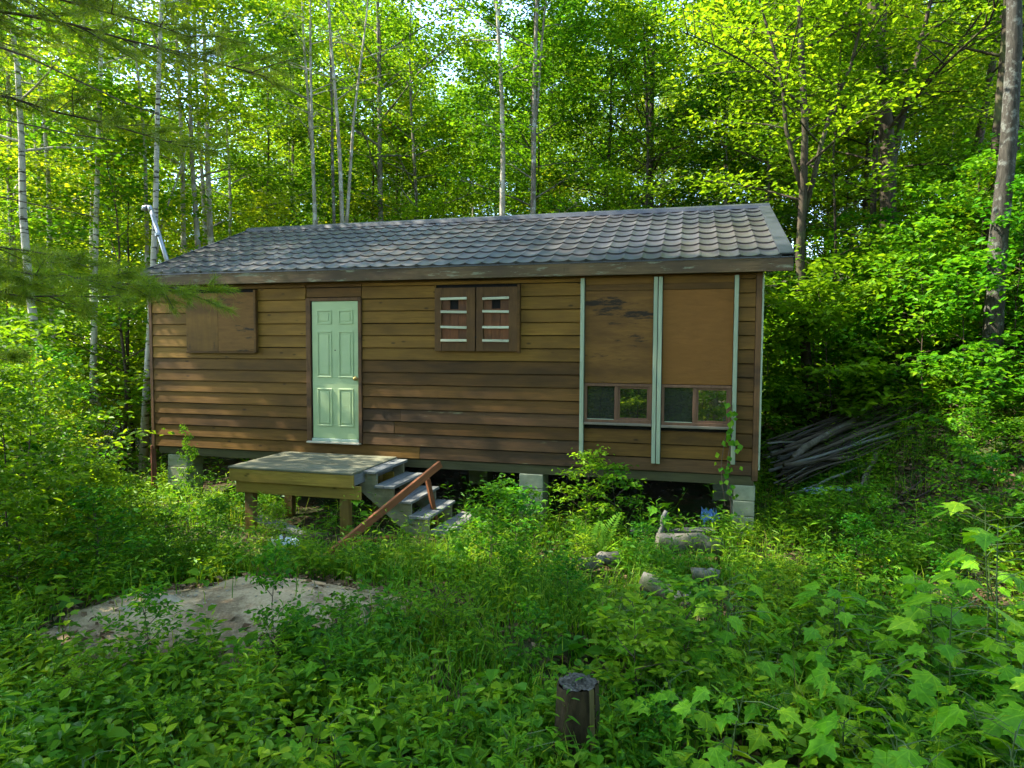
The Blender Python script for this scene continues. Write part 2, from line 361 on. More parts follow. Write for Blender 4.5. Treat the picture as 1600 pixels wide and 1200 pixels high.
def cut_mat():
    m, nt = newmat('stump_rings'); tc = N(nt, 'ShaderNodeTexCoord')
    wv = N(nt, 'ShaderNodeTexWave', wave_type='RINGS', rings_direction='Z'); wv.inputs['Scale'].default_value = 11; wv.inputs['Distortion'].default_value = 2.2; wv.inputs['Detail'].default_value = 3; nt.links.new(tc.outputs['Object'], wv.inputs['Vector'])
    b = noise(nt, 14, 6, 0.75); r = ramp(nt, [(0.2, (0.075, 0.07, 0.058)), (0.8, (0.12, 0.112, 0.095))]); nt.links.new(wv.outputs[0], r.inputs[0])
    rb = ramp(nt, [(0.4, (0.35, 0.36, 0.34)), (0.65, (1.25, 1.22, 1.15))]); nt.links.new(b.outputs[0], rb.inputs[0])
    p_ = principled(nt, mixc(nt, 1.0, r.outputs[0], rb.outputs[0], 'MULTIPLY'), 0.9, 0.1, bump=b.outputs[0], bstr=0.9, bdist=0.02); out(nt, p_.outputs[0]); return m
M['stump_cut'] = cut_mat()
M['stump_bare'] = wood_mat('stump_bare', (0.11, 0.085, 0.028), (0.21, 0.165, 0.06), None, stretch=(9, 9, 0.6), objvar=0.02)
M['blue_plastic'] = plain('blue_plastic', (0.12, 0.25, 0.52), 0.45, 0.4, var=0.5, nscale=16)
M['white_plastic'] = plain('white_plastic', (0.55, 0.60, 0.62), 0.5, 0.4, var=0.3, nscale=16)
M['tarp'] = plain('tarp', (0.30, 0.40, 0.58), 0.5, 0.35, var=0.45, nscale=14)

def glass_mat(name, tint, refl):
    m, nt = newmat(name)
    n = noise(nt, 2.2, 2, 0.5); bp = N(nt, 'ShaderNodeBump'); bp.inputs['Strength'].default_value = 0.02; bp.inputs['Distance'].default_value = 0.02
    nt.links.new(n.outputs[0], bp.inputs['Height'])
    g = N(nt, 'ShaderNodeBsdfGlossy'); g.inputs['Roughness'].default_value = 0.015; nt.links.new(bp.outputs[0], g.inputs['Normal'])
    d = N(nt, 'ShaderNodeBsdfDiffuse'); d.inputs[0].default_value = (*tint, 1)
    mx = N(nt, 'ShaderNodeMixShader'); mx.inputs[0].default_value = refl
    nt.links.new(d.outputs[0], mx.inputs[1]); nt.links.new(g.outputs[0], mx.inputs[2]); out(nt, mx.outputs[0]); return m
M['pane'] = glass_mat('pane', (0.03, 0.028, 0.016), 0.55)
M['pane_screen'] = glass_mat('pane_screen', (0.026, 0.028, 0.020), 0.12)

def roof_mat():
    m, nt = newmat('roof_metal')
    oi = N(nt, 'ShaderNodeObjectInfo')
    ge = N(nt, 'ShaderNodeNewGeometry'); P_ = ge.outputs['Position']
    g = noise(nt, 22, 5, 0.7, P_); b = noise(nt, 0.55, 4, 0.6, P_); b2 = noise(nt, 2.3, 5, 0.7, P_)
    r = ramp(nt, [(0.3, (0.026, 0.028, 0.034)), (0.7, (0.050, 0.051, 0.058))]); nt.links.new(g.outputs[0], r.inputs[0])
    rb = ramp(nt, [(0.45, (0, 0, 0)), (0.62, (1, 1, 1))]); nt.links.new(b.outputs[0], rb.inputs[0])
    c = mixc(nt, rb.outputs[0], r.outputs[0], (0.056, 0.048, 0.043))
    rc = ramp(nt, [(0.55, (0, 0, 0)), (0.72, (0.6, 0.6, 0.6))]); nt.links.new(b2.outputs[0], rc.inputs[0])
    c = mixc(nt, rc.outputs[0], c, (0.066, 0.070, 0.060))
    hs = N(nt, 'ShaderNodeHueSaturation'); mr = N(nt, 'ShaderNodeMapRange'); mr.inputs[3].default_value = 0.8; mr.inputs[4].default_value = 1.2
    nt.links.new(oi.outputs['Random'], mr.inputs[0]); nt.links.new(mr.outputs[0], hs.inputs['Value']); nt.links.new(c, hs.inputs['Color'])
    rr_ = N(nt, 'ShaderNodeMapRange'); rr_.inputs[3].default_value = 0.26; rr_.inputs[4].default_value = 0.52; nt.links.new(b2.outputs[0], rr_.inputs[0])
    p_ = principled(nt, hs.outputs[0], rr_.outputs[0], 0.8, 0.25, bump=g.outputs[0], bstr=0.12, bdist=0.004); out(nt, p_.outputs[0]); return m
M['roof'] = roof_mat()
M['roof_edge'] = plain('roof_edge', (0.035, 0.040, 0.045), 0.45, 0.5, 0.2)

def ground_mat():
    m, nt = newmat('forest_floor')
    a = noise(nt, 1.3, 6, 0.7); b = noise(nt, 28, 6, 0.75)
    r1 = ramp(nt, [(0.3, (0.030, 0.022, 0.012)), (0.7, (0.12, 0.085, 0.045))]); nt.links.new(b.outputs[0], r1.inputs[0])
    r2 = ramp(nt, [(0.3, (0.020, 0.032, 0.010)), (0.7, (0.05, 0.075, 0.02))]); nt.links.new(b.outputs[0], r2.inputs[0])
    f = ramp(nt, [(0.42, (0, 0, 0)), (0.58, (1, 1, 1))]); nt.links.new(a.outputs[0], f.inputs[0])
    c = mixc(nt, f.outputs[0], r1.outputs[0], r2.outputs[0])
    p_ = principled(nt, c, 0.95, 0.1, bump=b.outputs[0], bstr=0.9, bdist=0.04); out(nt, p_.outputs[0]); return m
def sand_mat():
    m, nt = newmat('sandy_soil')
    a = noise(nt, 2.6, 6, 0.7); b = noise(nt, 40, 6, 0.75)
    r1 = ramp(nt, [(0.3, (0.36, 0.255, 0.13)), (0.7, (0.60, 0.46, 0.275))]); nt.links.new(b.outputs[0], r1.inputs[0])
    r2 = ramp(nt, [(0.3, (0.16, 0.105, 0.055)), (0.7, (0.32, 0.23, 0.13))]); nt.links.new(b.outputs[0], r2.inputs[0])
    f = ramp(nt, [(0.47, (0, 0, 0)), (0.60, (1, 1, 1))]); nt.links.new(a.outputs[0], f.inputs[0])
    c = mixc(nt, f.outputs[0], r1.outputs[0], r2.outputs[0])
    p_ = principled(nt, c, 0.95, 0.1, bump=b.outputs[0], bstr=1.0, bdist=0.03); out(nt, p_.outputs[0]); return m
M['ground'] = ground_mat(); M['sand'] = sand_mat()

# ------------------------------------------------------------------ terrain
def sst(t):
    t = np.clip(t, 0, 1); return t * t * (3 - 2 * t)
MND = (-2.42, 5.60)
def gz(x, y):
    x = np.asarray(x, float); y = np.asarray(y, float)
    st = 3.55 - 0.15 * np.clip(y - 8.6, 0, 2.0) + 0.15 * np.clip(7 - y, 0, 5)
    z = 2.35 * sst((x - st) / 5.6) + 0.22 * np.clip(x - 8.2, 0, 30)
    z = z + 0.10 * np.clip(y - 15, 0, 40) * sst((x + 7) / 9)
    z = z - 0.03 * np.clip(-x - 5, 0, 20)
    z = z + 0.05 * np.sin(x * 1.3 + 0.7) * np.cos(y * 1.1) + 0.03 * np.sin(x * 2.9 + y * 2.3)
    dx = (x - MND[0]); dy = (y - MND[1]) - 0.22 * dx
    q = (dx / 1.75) ** 2 + (dy / 1.15) ** 2
    z = z + 0.34 * np.exp(-q * 1.5)
    return z
def gzs(x, y): return float(gz(x, y))
def sheet(name, xs, ys, zf, mat):
    X, Y = np.meshgrid(xs, ys); Z = zf(X, Y)
    V = np.stack([X, Y, Z], -1).reshape(-1, 3); n = len(xs)
    i, j = np.meshgrid(np.arange(len(ys) - 1), np.arange(n - 1), indexing='ij'); i = i.ravel(); j = j.ravel()
    F = np.stack([i * n + j, i * n + j + 1, (i + 1) * n + j + 1, (i + 1) * n + j], 1)
    return obj(name, mesh_np(name, V, F, True), mat)
def axis(lo, a, b, hi, fine, coarse):
    return np.concatenate([np.linspace(lo, a, coarse)[:-1], np.arange(a, b, fine), np.linspace(b, hi, coarse)])
tag(sheet('ground', axis(-220, -12, 14, 220, 0.16, 16), axis(-220, -2, 18, 260, 0.16, 16), gz, M['ground']), kind='structure')
def mound_z(X, Y):
    dx = X - MND[0]; dy = (Y - MND[1]) - 0.22 * dx
    a = np.arctan2(dy / 0.92, dx / 1.42); q = np.sqrt((dx / 1.42) ** 2 + (dy / 0.92) ** 2)
    edge = 1 + 0.10 * np.sin(3 * a + 1) + 0.08 * np.sin(5 * a + 2.2) + 0.05 * np.sin(9 * a)
    lift = 0.03 * np.clip((edge - q) * 4, -2.0, 1.0)
    return gz(X, Y) + lift + 0.012 * np.sin(X * 9 + Y * 5) * np.cos(Y * 11 - X * 3) + 0.02 * np.sin(X * 4.3) * np.sin(Y * 5.1 + 1)
tag(sheet('sand_mound', np.arange(-4.6, -0.1, 0.045), np.arange(3.9, 7.4, 0.045), mound_z, M['sand']), kind='structure')

# ------------------------------------------------------------------ foliage primitives
def leaf_quads(P, D, Nn, L, Wd, fold=0.25, droop=0.0):
    """folded pointed leaves: base P, direction D, normal Nn, length L, width Wd"""
    P = np.asarray(P); n = len(P)
    L = np.broadcast_to(L, (n,))[:, None]; Wd = np.broadcast_to(Wd, (n,))[:, None]
    Sd = np.cross(D, Nn); Sd /= np.linalg.norm(Sd, axis=1)[:, None] + 1e-9
    U = np.cross(Sd, D)
    mid = P + D * L * 0.42
    a = mid + Sd * Wd * 0.5 + U * Wd * fold; c = mid - Sd * Wd * 0.5 + U * Wd * fold
    tip = P + D * L - U * L * droop
    V = np.stack([P, a, tip, c], 1).reshape(-1, 3)
    return V, np.arange(n * 4).reshape(n, 4)
def leaf_hex(P, D, Nn, L, Wd, fold=0.2, droop=0.12):
    """six-cornered folded leaf, two halves along the midrib"""
    P = np.asarray(P); n = len(P); L = np.broadcast_to(L, (n,))[:, None]; Wd = np.broadcast_to(Wd, (n,))[:, None]
    Sd = np.cross(D, Nn); Sd /= np.linalg.norm(Sd, axis=1)[:, None] + 1e-9; U = np.cross(Sd, D)
    a = P + D * L * 0.26; b = P + D * L * 0.62 - U * L * droop * 0.35; tip = P + D * L - U * L * droop
    V = np.stack([P, a + Sd * Wd * 0.47 + U * Wd * fold, b + Sd * Wd * 0.40 + U * Wd * fold * 0.9, tip, b - Sd * Wd * 0.40 + U * Wd * fold * 0.9, a - Sd * Wd * 0.47 + U * Wd * fold], 1).reshape(-1, 3)
    i = np.arange(n)[:, None] * 6
    return V, np.concatenate([i + np.array([[0, 1, 2, 3]]), i + np.array([[0, 3, 4, 5]])])
def unit(v): return v / (np.linalg.norm(v, axis=-1, keepdims=True) + 1e-9)
def rand_leaves(P, g, size, aspect=0.62, flat=0.35, droop=0.15, svar=0.35, hexa=False):
    n = len(P); az = g.uniform(0, 2 * pi, n)
    D = unit(np.stack([np.cos(az), np.sin(az), g.normal(-droop, 0.28, n)], 1))
    Nn = unit(np.stack([g.normal(0, flat, n), g.normal(0, flat, n), np.ones(n)], 1))
    L = size * g.uniform(1 - svar, 1 + svar, n)
    return (leaf_hex if hexa else leaf_quads)(P, D, Nn, L, L * aspect)

def grow_tree(seed, H=13.0, r0=0.11, base=3.0, spread=2.6, nl=22, twigs=6, sprays=3, lps=14, leaf=0.115, up=0.45,
              stems=None, wander=0.25, lean=(0, 0), sp_sig=0.28, top_r=0.12, sparse=1.0, aspect=0.62, flat=0.35, low_bias=1.0, sides=8):
    """returns trunk MB and leaf MB; stems = [(start fraction, dx, dy, length fraction, radius fraction)]"""
    g = np.random.default_rng(seed); tm = MB(); lm = MB(); PL = []
    def stem(p0, p1, ra, rb, k=11, wd=wander):
        t = np.linspace(0, 1, k); d = np.array(p1) - np.array(p0)
        ph = g.uniform(0, 6.28, 4)
        off = np.stack([wd * (np.sin(t * 5.2 + ph[0]) - np.sin(ph[0]) * (1 - t)) * t * 0.5 + 0.3 * wd * np.sin(t * 13 + ph[1]) * t * (1 - t) * 2,
                        wd * (np.sin(t * 4.6 + ph[2]) - np.sin(ph[2]) * (1 - t)) * t * 0.5 + 0.3 * wd * np.sin(t * 11 + ph[3]) * t * (1 - t) * 2, np.zeros(k)], 1)
        P = np.array(p0) + t[:, None] * d + off
        r = ra + (rb - ra) * t ** 0.9
        return P, r
    mains = []
    P, r = stem((0, 0, -0.35), (lean[0], lean[1], H), r0, r0 * top_r)
    r = r.copy(); r[0] *= 1.35; r[1] *= 1.06
    tm.tube(P, r, sides, jit=0.07); mains.append((P, r, base / H))
    for (f0, dx, dy, lf, rf) in (stems or []):
        i = f0 * (len(P) - 1); a = int(i); q = P[a] + (P[min(a + 1, len(P) - 1)] - P[a]) * (i - a)
        rs = r[min(a, len(r) - 1)] * rf
        P2, r2 = stem(q, (q[0] + dx, q[1] + dy, q[2] + (H - q[2]) * lf), rs, rs * 0.15, 9, wander * 0.7)
        tm.tube(P2, r2, 7, jit=0.06); mains.append((P2, r2, max(0.15, (base - q[2]) / max(1, (H - q[2]) * lf))))
    tot = len(mains)
    for (P, r, b0) in mains:
        n_l = max(3, int(nl / (1 + 0.55 * (tot - 1)))); ga = g.uniform(0, 6.28)
        for k in range(n_l):
            t = b0 + (0.985 - b0) * ((k + g.uniform(0, 0.9)) / n_l) ** low_bias
            i = t * (len(P) - 1); a = min(int(i), len(P) - 2); q = P[a] + (P[a + 1] - P[a]) * (i - a); rq = r[a] + (r[a + 1] - r[a]) * (i - a)
            az = ga + k * 2.4 + g.normal(0, 0.3)
            hh = (t - b0) / (1 - b0)
            ln = spread * (0.55 + 0.75 * sin(pi * min(1, hh * 0.75 + 0.25))) * g.uniform(0.6, 1.15) * (1 - 0.45 * hh)
            u_ = up + 0.9 * hh * hh + g.normal(0, 0.12)
            d = np.array([cos(az), sin(az), u_]); d /= np.linalg.norm(d)
            tt = np.linspace(0, 1, 5)
            B = q + np.outer(tt * ln, d) + np.outer(-0.10 * ln * tt ** 2, [0, 0, 1]) + np.cumsum(g.normal(0, 0.035 * ln, (5, 3)), 0) * tt[:, None]
            rb = max(0.006, min(rq * 0.5, 0.011 * ln + 0.006))
            tm.tube(B, rb * (1 - 0.8 * tt), 5, cap=False)
            for m in range(twigs):
                s = 0.28 + 0.72 * (m + g.uniform(0, 1)) / twigs
                i2 = s * 4; a2 = min(int(i2), 3); q2 = B[a2] + (B[a2 + 1] - B[a2]) * (i2 - a2)
                az2 = az + g.choice([-1, 1]) * g.uniform(0.4, 1.3)
                l2 = ln * g.uniform(0.22, 0.45) * (1.15 - 0.5 * s)
                d2 = np.array([cos(az2), sin(az2), g.normal(0.12 + 0.3 * u_, 0.18)]); d2 /= np.linalg.norm(d2)
                T = q2 + np.outer([0, 0.5, 1.0], d2 * l2); T[2, 2] -= 0.05 * l2
                tm.tube(T, [rb * 0.35, rb * 0.25, 0.003], 3, cap=False)
                for c in np.linspace(0.35, 1.05, sprays):
                    if g.random() > sparse: continue
                    ctr = q2 + d2 * l2 * c
                    n = max(2, int(g.poisson(lps)))
                    pp = g.normal(0, 1, (n, 3)) * np.array([sp_sig, sp_sig, sp_sig * 0.32])
                    PL.append(ctr + pp)
    PL = np.concatenate(PL)
    V, F = rand_leaves(PL, g, leaf, aspect, flat, hexa=H < 4); lm.add(V, F)
    return tm, lm
def tree_meshes(key, **k):
    tm, lm = grow_tree(**k)
    return tm.mesh('trunk_' + key, True), lm.mesh('crown_' + key)
def place_tree(name, meshes, bark, leafm, loc, rz, sc, label, group=None, cat='tree'):
    t = thing(name, label, cat, loc, rz, group); t.scale = sc if hasattr(sc, '__len__') else (sc,) * 3
    a = obj('trunk', meshes[0], None, t); b = obj('crown', meshes[1], None, t)
    for o, m in ((a, bark), (b, leafm)):
        if len(o.data.materials) == 0: o.data.materials.append(m)
        if o.data.materials[0] != m:
            o.material_slots[0].link = 'OBJECT'; o.material_slots[0].material = m
    return t

# ================================================================== the cabin
TH = 0.2587
CO = Vector((-5.7603, 10.5755, 0))
def c2w(x, y, z=0.0):
    return (CO.x + x * cos(TH) + y * sin(TH), CO.y - x * sin(TH) + y * cos(TH), z)
LW, DW = 9.144, 5.37
ZT = 1.076            # door threshold
ZB, ZW = 0.854, 3.44  # wall bottom, wall top
cabin = thing('cabin', 'long brown wood-sided cabin on concrete piers with a scalloped metal roof', 'cabin', CO, -TH)
# --- walls
wall = obj('front_wall', None, parent=cabin)
MB().box(0.03, LW - 0.03, 0.03, 0.13, ZB + 0.01, ZW).build('sheathing', M['dark_in'], wall)
PH = 0.1755
def plank_mesh(ln, h=PH, th=0.022):
    # lap siding: proud thick bottom edge, face sloping back, rebated top tongue that lies in the shadow of the next board
    f0 = 0.03 - th - 0.014; g0 = 0.010
    prof = [(0.031, g0), (f0 + 0.002, g0), (f0, g0 + 0.004), (f0 + 0.002, h * 0.2), (0.008, h - 0.003), (0.029, h - 0.001), (0.029, h + 0.006), (0.031, h + 0.006)]
    n = len(prof); V = [(x, y, z) for x in (0, ln) for y, z in prof]
    F4 = [(i, (i + 1) % n, n + (i + 1) % n, n + i) for i in range(n)]
    F3 = [(0, i + 1, i) for i in range(1, n - 1)] + [(n, n + i, n + i + 1) for i in range(1, n - 1)]
    return MB().addmix(V, F3, F4)
def plank(x0, x1, z, mat, h=PH, parent=wall, tilt=0.0):
    o = plank_mesh(x1 - x0, h).build('plank', mat, parent, loc=(x0, R.uniform(-0.0025, 0.0025), z))
    o.rotation_euler = (0, tilt + R.uniform(-0.0007, 0.0007), 0)
    return o
rows = 15
for k in range(rows):
    z = ZB + k * PH; zt = z + PH
    hi = z > 2.0
    def sm(sec):
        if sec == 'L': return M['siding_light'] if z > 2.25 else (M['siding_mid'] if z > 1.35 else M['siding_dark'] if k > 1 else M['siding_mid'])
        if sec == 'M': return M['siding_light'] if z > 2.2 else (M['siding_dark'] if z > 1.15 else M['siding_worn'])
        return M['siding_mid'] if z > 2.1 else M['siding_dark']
    h = PH
    if z + h > ZW - 0.01: h = ZW - 0.01 - z
    if h < 0.05: continue
    if zt < ZT - 0.02:
        if k == 0:
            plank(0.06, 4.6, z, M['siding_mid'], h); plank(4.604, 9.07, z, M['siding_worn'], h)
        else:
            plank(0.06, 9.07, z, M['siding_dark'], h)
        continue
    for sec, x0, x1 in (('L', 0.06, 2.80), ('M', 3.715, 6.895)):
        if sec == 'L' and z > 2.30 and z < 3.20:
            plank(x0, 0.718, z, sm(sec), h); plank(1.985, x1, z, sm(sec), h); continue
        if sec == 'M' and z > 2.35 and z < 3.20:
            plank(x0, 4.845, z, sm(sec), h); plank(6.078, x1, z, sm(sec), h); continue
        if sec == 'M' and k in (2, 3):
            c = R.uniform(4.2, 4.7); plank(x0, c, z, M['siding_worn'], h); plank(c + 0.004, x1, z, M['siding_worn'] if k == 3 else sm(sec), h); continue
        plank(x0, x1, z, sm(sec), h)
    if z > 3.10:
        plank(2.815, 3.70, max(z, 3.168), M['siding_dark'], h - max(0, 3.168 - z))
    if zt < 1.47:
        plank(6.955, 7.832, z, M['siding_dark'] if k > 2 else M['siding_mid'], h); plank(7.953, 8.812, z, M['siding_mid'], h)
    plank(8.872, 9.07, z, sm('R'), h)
MB().box(2.72, 3.80, 0.031, 0.05, 0.86, ZT - 0.01).build('skirt_board', M['siding_worn'], wall)
for x0, x1 in ((0.0, 0.055), (9.075, 9.144)):
    MB().box(x0, x1, -0.012, 0.14, ZB - 0.06, ZW, 0.004).build('corner_board', M['trim_wood'], wall)
MB().box(9.1445, 9.166, -0.016, 0.055, ZB + 0.08, ZW, 0.003).build('corner_strip', M['mint'], wall)
MB().box(0.05, 9.08, -0.020, 0.028, ZW - 0.075, ZW + 0.03).build('frieze_board', M['siding_dark'], wall)
# --- other three walls: lap siding with gables
def lap_side(name, x, sgn):
    mb = MB(); k = 0; z = ZB
    while z < 4.55:
        half = DW / 2 if z + PH < ZW else max(0.05, DW / 2 * (4.62 - z - PH) / (4.62 - ZW + PH))
        y0 = DW / 2 - half + (0.14 if half > DW / 2 - 0.01 else 0.0); y1 = DW / 2 + half - (0.02 if half > DW / 2 - 0.01 else 0.0)
        V = [(x, y0, z), (x, y1, z), (x + sgn * 0.03, y1, z), (x + sgn * 0.03, y0, z), (x, y0, z + PH + 0.01), (x, y1, z + PH + 0.01), (x + sgn * 0.006, y1, z + PH + 0.01), (x + sgn * 0.006, y0, z + PH + 0.01)]
        mb.add(V, [(0, 1, 2, 3), (3, 2, 6, 7), (4, 7, 6, 5), (0, 4, 5, 1), (0, 3, 7, 4), (1, 5, 6, 2)]); z += PH
    return mb.build(name, M['siding_dark'], cabin)
lap_side('side_wall', 0.02, -1); lap_side('side_wall', LW - 0.02, 1)
MB().box(0.0, LW, DW - 0.05, DW, ZB, ZW).build('rear_wall', M['siding_dark'], cabin)
MB().box(0.02, LW - 0.02, 0.14, DW - 0.06, ZB - 0.06, ZB + 0.14).build('floor', M['beam'], cabin)
MB().box(0.62, 9.10, 0.02, 0.11, ZB - 0.125, ZB - 0.003, 0.004).build('floor_beam', M['beam'], cabin)
MB().box(0.10, 0.60, 0.03, 0.12, ZB - 0.11, ZB - 0.003, 0.004).build('floor_beam', M['beam'], cabin)
for y in (2.6, 5.2):
    MB().box(0.1, 9.0, y, y + 0.12, ZB - 0.2, ZB - 0.062).build('floor_beam', M['beam'], cabin)
# --- piers of stacked concrete blocks
for (x0, x1, y0, y1) in ((0.26, 0.62, 0.02, 0.40), (6.07, 6.40, 0.0, 0.38), (8.86, 9.115, 0.01, 0.38), (0.3, 0.65, 2.5, 2.85), (4.5, 4.85, 2.5, 2.85), (8.7, 9.05, 2.5, 2.85), (0.3, 0.65, 4.95, 5.3), (4.5, 4.85, 4.95, 5.3), (8.7, 9.05, 4.95, 5.3)):
    pr = obj('pier', None, parent=cabin)
    zz = ZB - 0.127
    for k in range(5):
        q = R.uniform(-0.006, 0.006)
        MB().box(x0 + q, x1 + q, y0 + q, y1 + q, zz - 0.193, zz, 0.008).build('block', M['concrete'], pr); zz -= 0.198
# --- rain pipe at the left corner
MB().tube([(-0.01, 0.03, -0.05), (-0.005, 0.025, 0.45), (0.0, 0.02, 0.86)], 0.042, 8).build('corner_post', M['pipe_brown'], cabin, smooth=False)
# --- door
door = obj('door', None, parent=cabin)
MB().box(2.905, 3.655, -0.004, 0.029, ZT + 0.025, 3.115, 0.003).build('slab', M['door'], door)
def panel(x0, x1, z0, z1):
    f = 0.022; mb = MB()
    for (a, b, c, d) in ((x0, x1, z0, z0 + f), (x0, x1, z1 - f, z1), (x0, x0 + f, z0 + f, z1 - f), (x1 - f, x1, z0 + f, z1 - f)):
        mb.box(a, b, -0.014, -0.003, c, d, 0.004)
    mb.box(x0 + 0.045, x1 - 0.045, -0.011, -0.003, z0 + 0.045, z1 - 0.045, 0.005)
    mb.build('panel', M['door'], door)
for x0, x1 in ((2.985, 3.225), (3.335, 3.575)):
    panel(x0, x1, 2.78, 2.99); panel(x0, x1, 2.00, 2.68); panel(x0, x1, 1.28, 1.84)
MB().tube([(3.615, -0.004, 1.99), (3.615, -0.022, 1.99), (3.615, -0.026, 1.99), (3.615, -0.05, 1.99), (3.615, -0.062, 1.99)], [0.028, 0.028, 0.012, 0.028, 0.020], 12).build('knob', M['brass'], door, smooth=True)
MB().tube([(3.28, -0.004, 2.40), (3.28, -0.009, 2.40)], 0.010, 10).build('peephole', M['iron'], door)
MB().box(2.885, 2.904, 0.002, 0.03, ZT + 0.02, 3.12).build('edge', M['dark_in'], door)
df = obj('door_frame', None, parent=cabin)
MB().box(2.81, 2.885, -0.022, 0.031, ZT - 0.02, 3.165, 0.003).build('jamb', M['trim_wood'], df)
MB().box(3.657, 3.708, -0.022, 0.031, ZT - 0.02, 3.165, 0.003).build('jamb', M['trim_wood'], df)
MB().box(2.886, 3.656, -0.022, 0.031, 3.118, 3.165, 0.003).build('head', M['trim_wood'], df)
MB().box(2.83, 3.69, -0.075, 0.0, ZT - 0.045, ZT - 0.021, 0.003).build('threshold', M['threshold'], df)
MB().box(2.90, 3.655, -0.03, 0.003, ZT - 0.0205, ZT + 0.022, 0.003).build('sill', M['door_edge'], df)
# --- boarded window left of the door
bw = obj('boarded_window', None, parent=cabin)
MB().box(0.722, 1.300, -0.030, 0.020, 2.375, 3.262, 0.003).build('plywood_board', M['plywood_vert'], bw)
MB().box(1.305, 1.945, -0.034, 0.020, 2.378, 3.266, 0.003).build('plywood_board', M['plywood_worn'], bw)
MB().box(1.948, 1.983, -0.055, 0.028, 2.36, 3.30, 0.003).build('side_trim', M['siding_dark'], bw)
MB().box(0.722, 1.947, -0.045, 0.028, 2.345, 2.3735, 0.003).build('ledge', M['siding_dark'], bw)
# --- shuttered window
sw = obj('shuttered_window', None, parent=cabin)
for (x0, x1) in ((4.852, 5.442), (5.460, 6.040)):
    z0, z1 = 2.398, 3.272; W_ = x1 - x0; H_ = z1 - z0
    sh = obj('shutter', None, parent=sw)
    a, b = x0 + 0.17 * W_, x0 + 0.79 * W_; c, d = z0 + 0.14 * H_, z1 - 0.145 * H_
    MB().box(x0, a, -0.050, -0.012, z0, z1, 0.003).build('stile', M['shutter'], sh)
    MB().box(b, x1, -0.050, -0.012, z0, z1, 0.003).build('stile', M['shutter'], sh)
    MB().box(a + 0.001, b - 0.001, -0.048, -0.013, z0, c, 0.003).build('rail', M['shutter'], sh)
    MB().box(a + 0.001, b - 0.001, -0.048, -0.013, d, z1, 0.003).build('rail', M['shutter'], sh)
    w3 = (b - a) / 3
    for q in range(3):
        top = d - (0.19 * H_ if q == 1 else 0.001)
        MB().box(a + q * w3 + 0.001, a + (q + 1) * w3 - 0.001, -0.030, -0.012, c + 0.001, top, 0.002).build('backing_board', M['shutter_panel'], sh)
    for f in (0.175, 0.385, 0.625, 0.835):
        zc = z1 - f * H_ + R.uniform(-0.005, 0.005)
        o = MB().box(-(b - a) / 2 - 0.008, (b - a) / 2 + 0.008, -0.067, -0.0505, -0.017, 0.017, 0.003).build('slat', M['slat_paint'], sh, loc=((a + b) / 2, 0, zc), rot=(0, R.uniform(-0.03, 0.03), 0))
    MB().box(a, b, -0.0115, -0.006, z0 + 0.05, z1 - 0.05).build('opening_shade', M['dark_in'], sh)  # near-black sheet, the shade inside the opening put into its colour
MB().tube([(5.435, -0.055, 2.59), (5.450, -0.066, 2.59), (5.472, -0.055, 2.592)], 0.006, 5).build('latch', M['iron'], sw)
MB().box(6.042, 6.077, -0.062, 0.028, 2.38, 3.30, 0.003).build('side_trim', M['siding_dark'], sw)
# --- two tall window bays: plywood above, sliding sash below
for bi, (x0, x1, zs) in enumerate(((6.955, 7.832, 1.470), (7.953, 8.812, 1.462))):
    wd = obj('tall_window', None, parent=cabin)
    MB().box(x0, x1, -0.022, 0.029, 1.992, 3.195, 0.003).build('plywood_board', M['plywood_worn'] if bi == 0 else M['plywood'], wd)
    MB().box(x0, x1, -0.030, 0.027, 3.197, 3.275, 0.003).build('head_board', M['siding_dark'], wd)
    MB().box(x0, x1, -0.014, 0.027, 3.277, 3.364, 0.003).build('upper_board', M['siding_mid'], wd)
    fr = obj('window_frame', None, parent=wd)
    z0, z1 = zs + 0.045, 1.985
    MB().box(x0, x1, -0.028, 0.029, z1 - 0.035, z1, 0.003).build('top_rail', M['frame_brown'], fr)
    MB().box(x0, x0 + 0.035, -0.026, 0.029, z0, z1 - 0.036, 0.003).build('jamb', M['frame_brown'], fr)
    MB().box(x1 - 0.035, x1, -0.026, 0.029, z0, z1 - 0.036, 0.003).build('jamb', M['frame_brown'], fr)
    MB().box(x0, x1, -0.062, 0.029, zs - 0.028, zs + 0.005, 0.004).build('sill', M['sill'], wd)
    MB().box(x0 + 0.002, x1 - 0.002, -0.036, 0.029, zs + 0.006, z0 - 0.001, 0.003).build('bottom_rail', M['frame_brown'], fr)
    xm = x0 + 0.478 * (x1 - x0)
    MB().box(xm - 0.022, xm + 0.022, -0.020, 0.029, z0, z1 - 0.037, 0.003).build('meeting_stile', M['frame_brown'], fr)
    MB().box(x0 + 0.036, xm - 0.023, 0.014, 0.022, z0 + 0.001, z1 - 0.037).build('screen_pane', M['pane_screen'], wd)
    sf = MB(); a, b = xm + 0.023, x1 - 0.036; t = 0.026
    for q in ((a, b, z0 + 0.001, z0 + t), (a, b, z1 - 0.037 - t, z1 - 0.037), (a, a + t, z0 + t, z1 - 0.037 - t), (b - t, b, z0 + t, z1 - 0.037 - t)):
        sf.box(q[0], q[1], -0.006, 0.020, q[2], q[3])
    sf.build('sash', M['frame_brown'], wd)
    MB().box(a + t, b - t, 0.004, 0.010, z0 + t, z1 - 0.037 - t).build('pane', M['pane'], wd, rot=(0, 0, 0))
    MB().box(x0 + 0.045, xm - 0.03, -0.034, -0.026, zs + 0.040, zs + 0.052).build('track', M['mint'], wd)
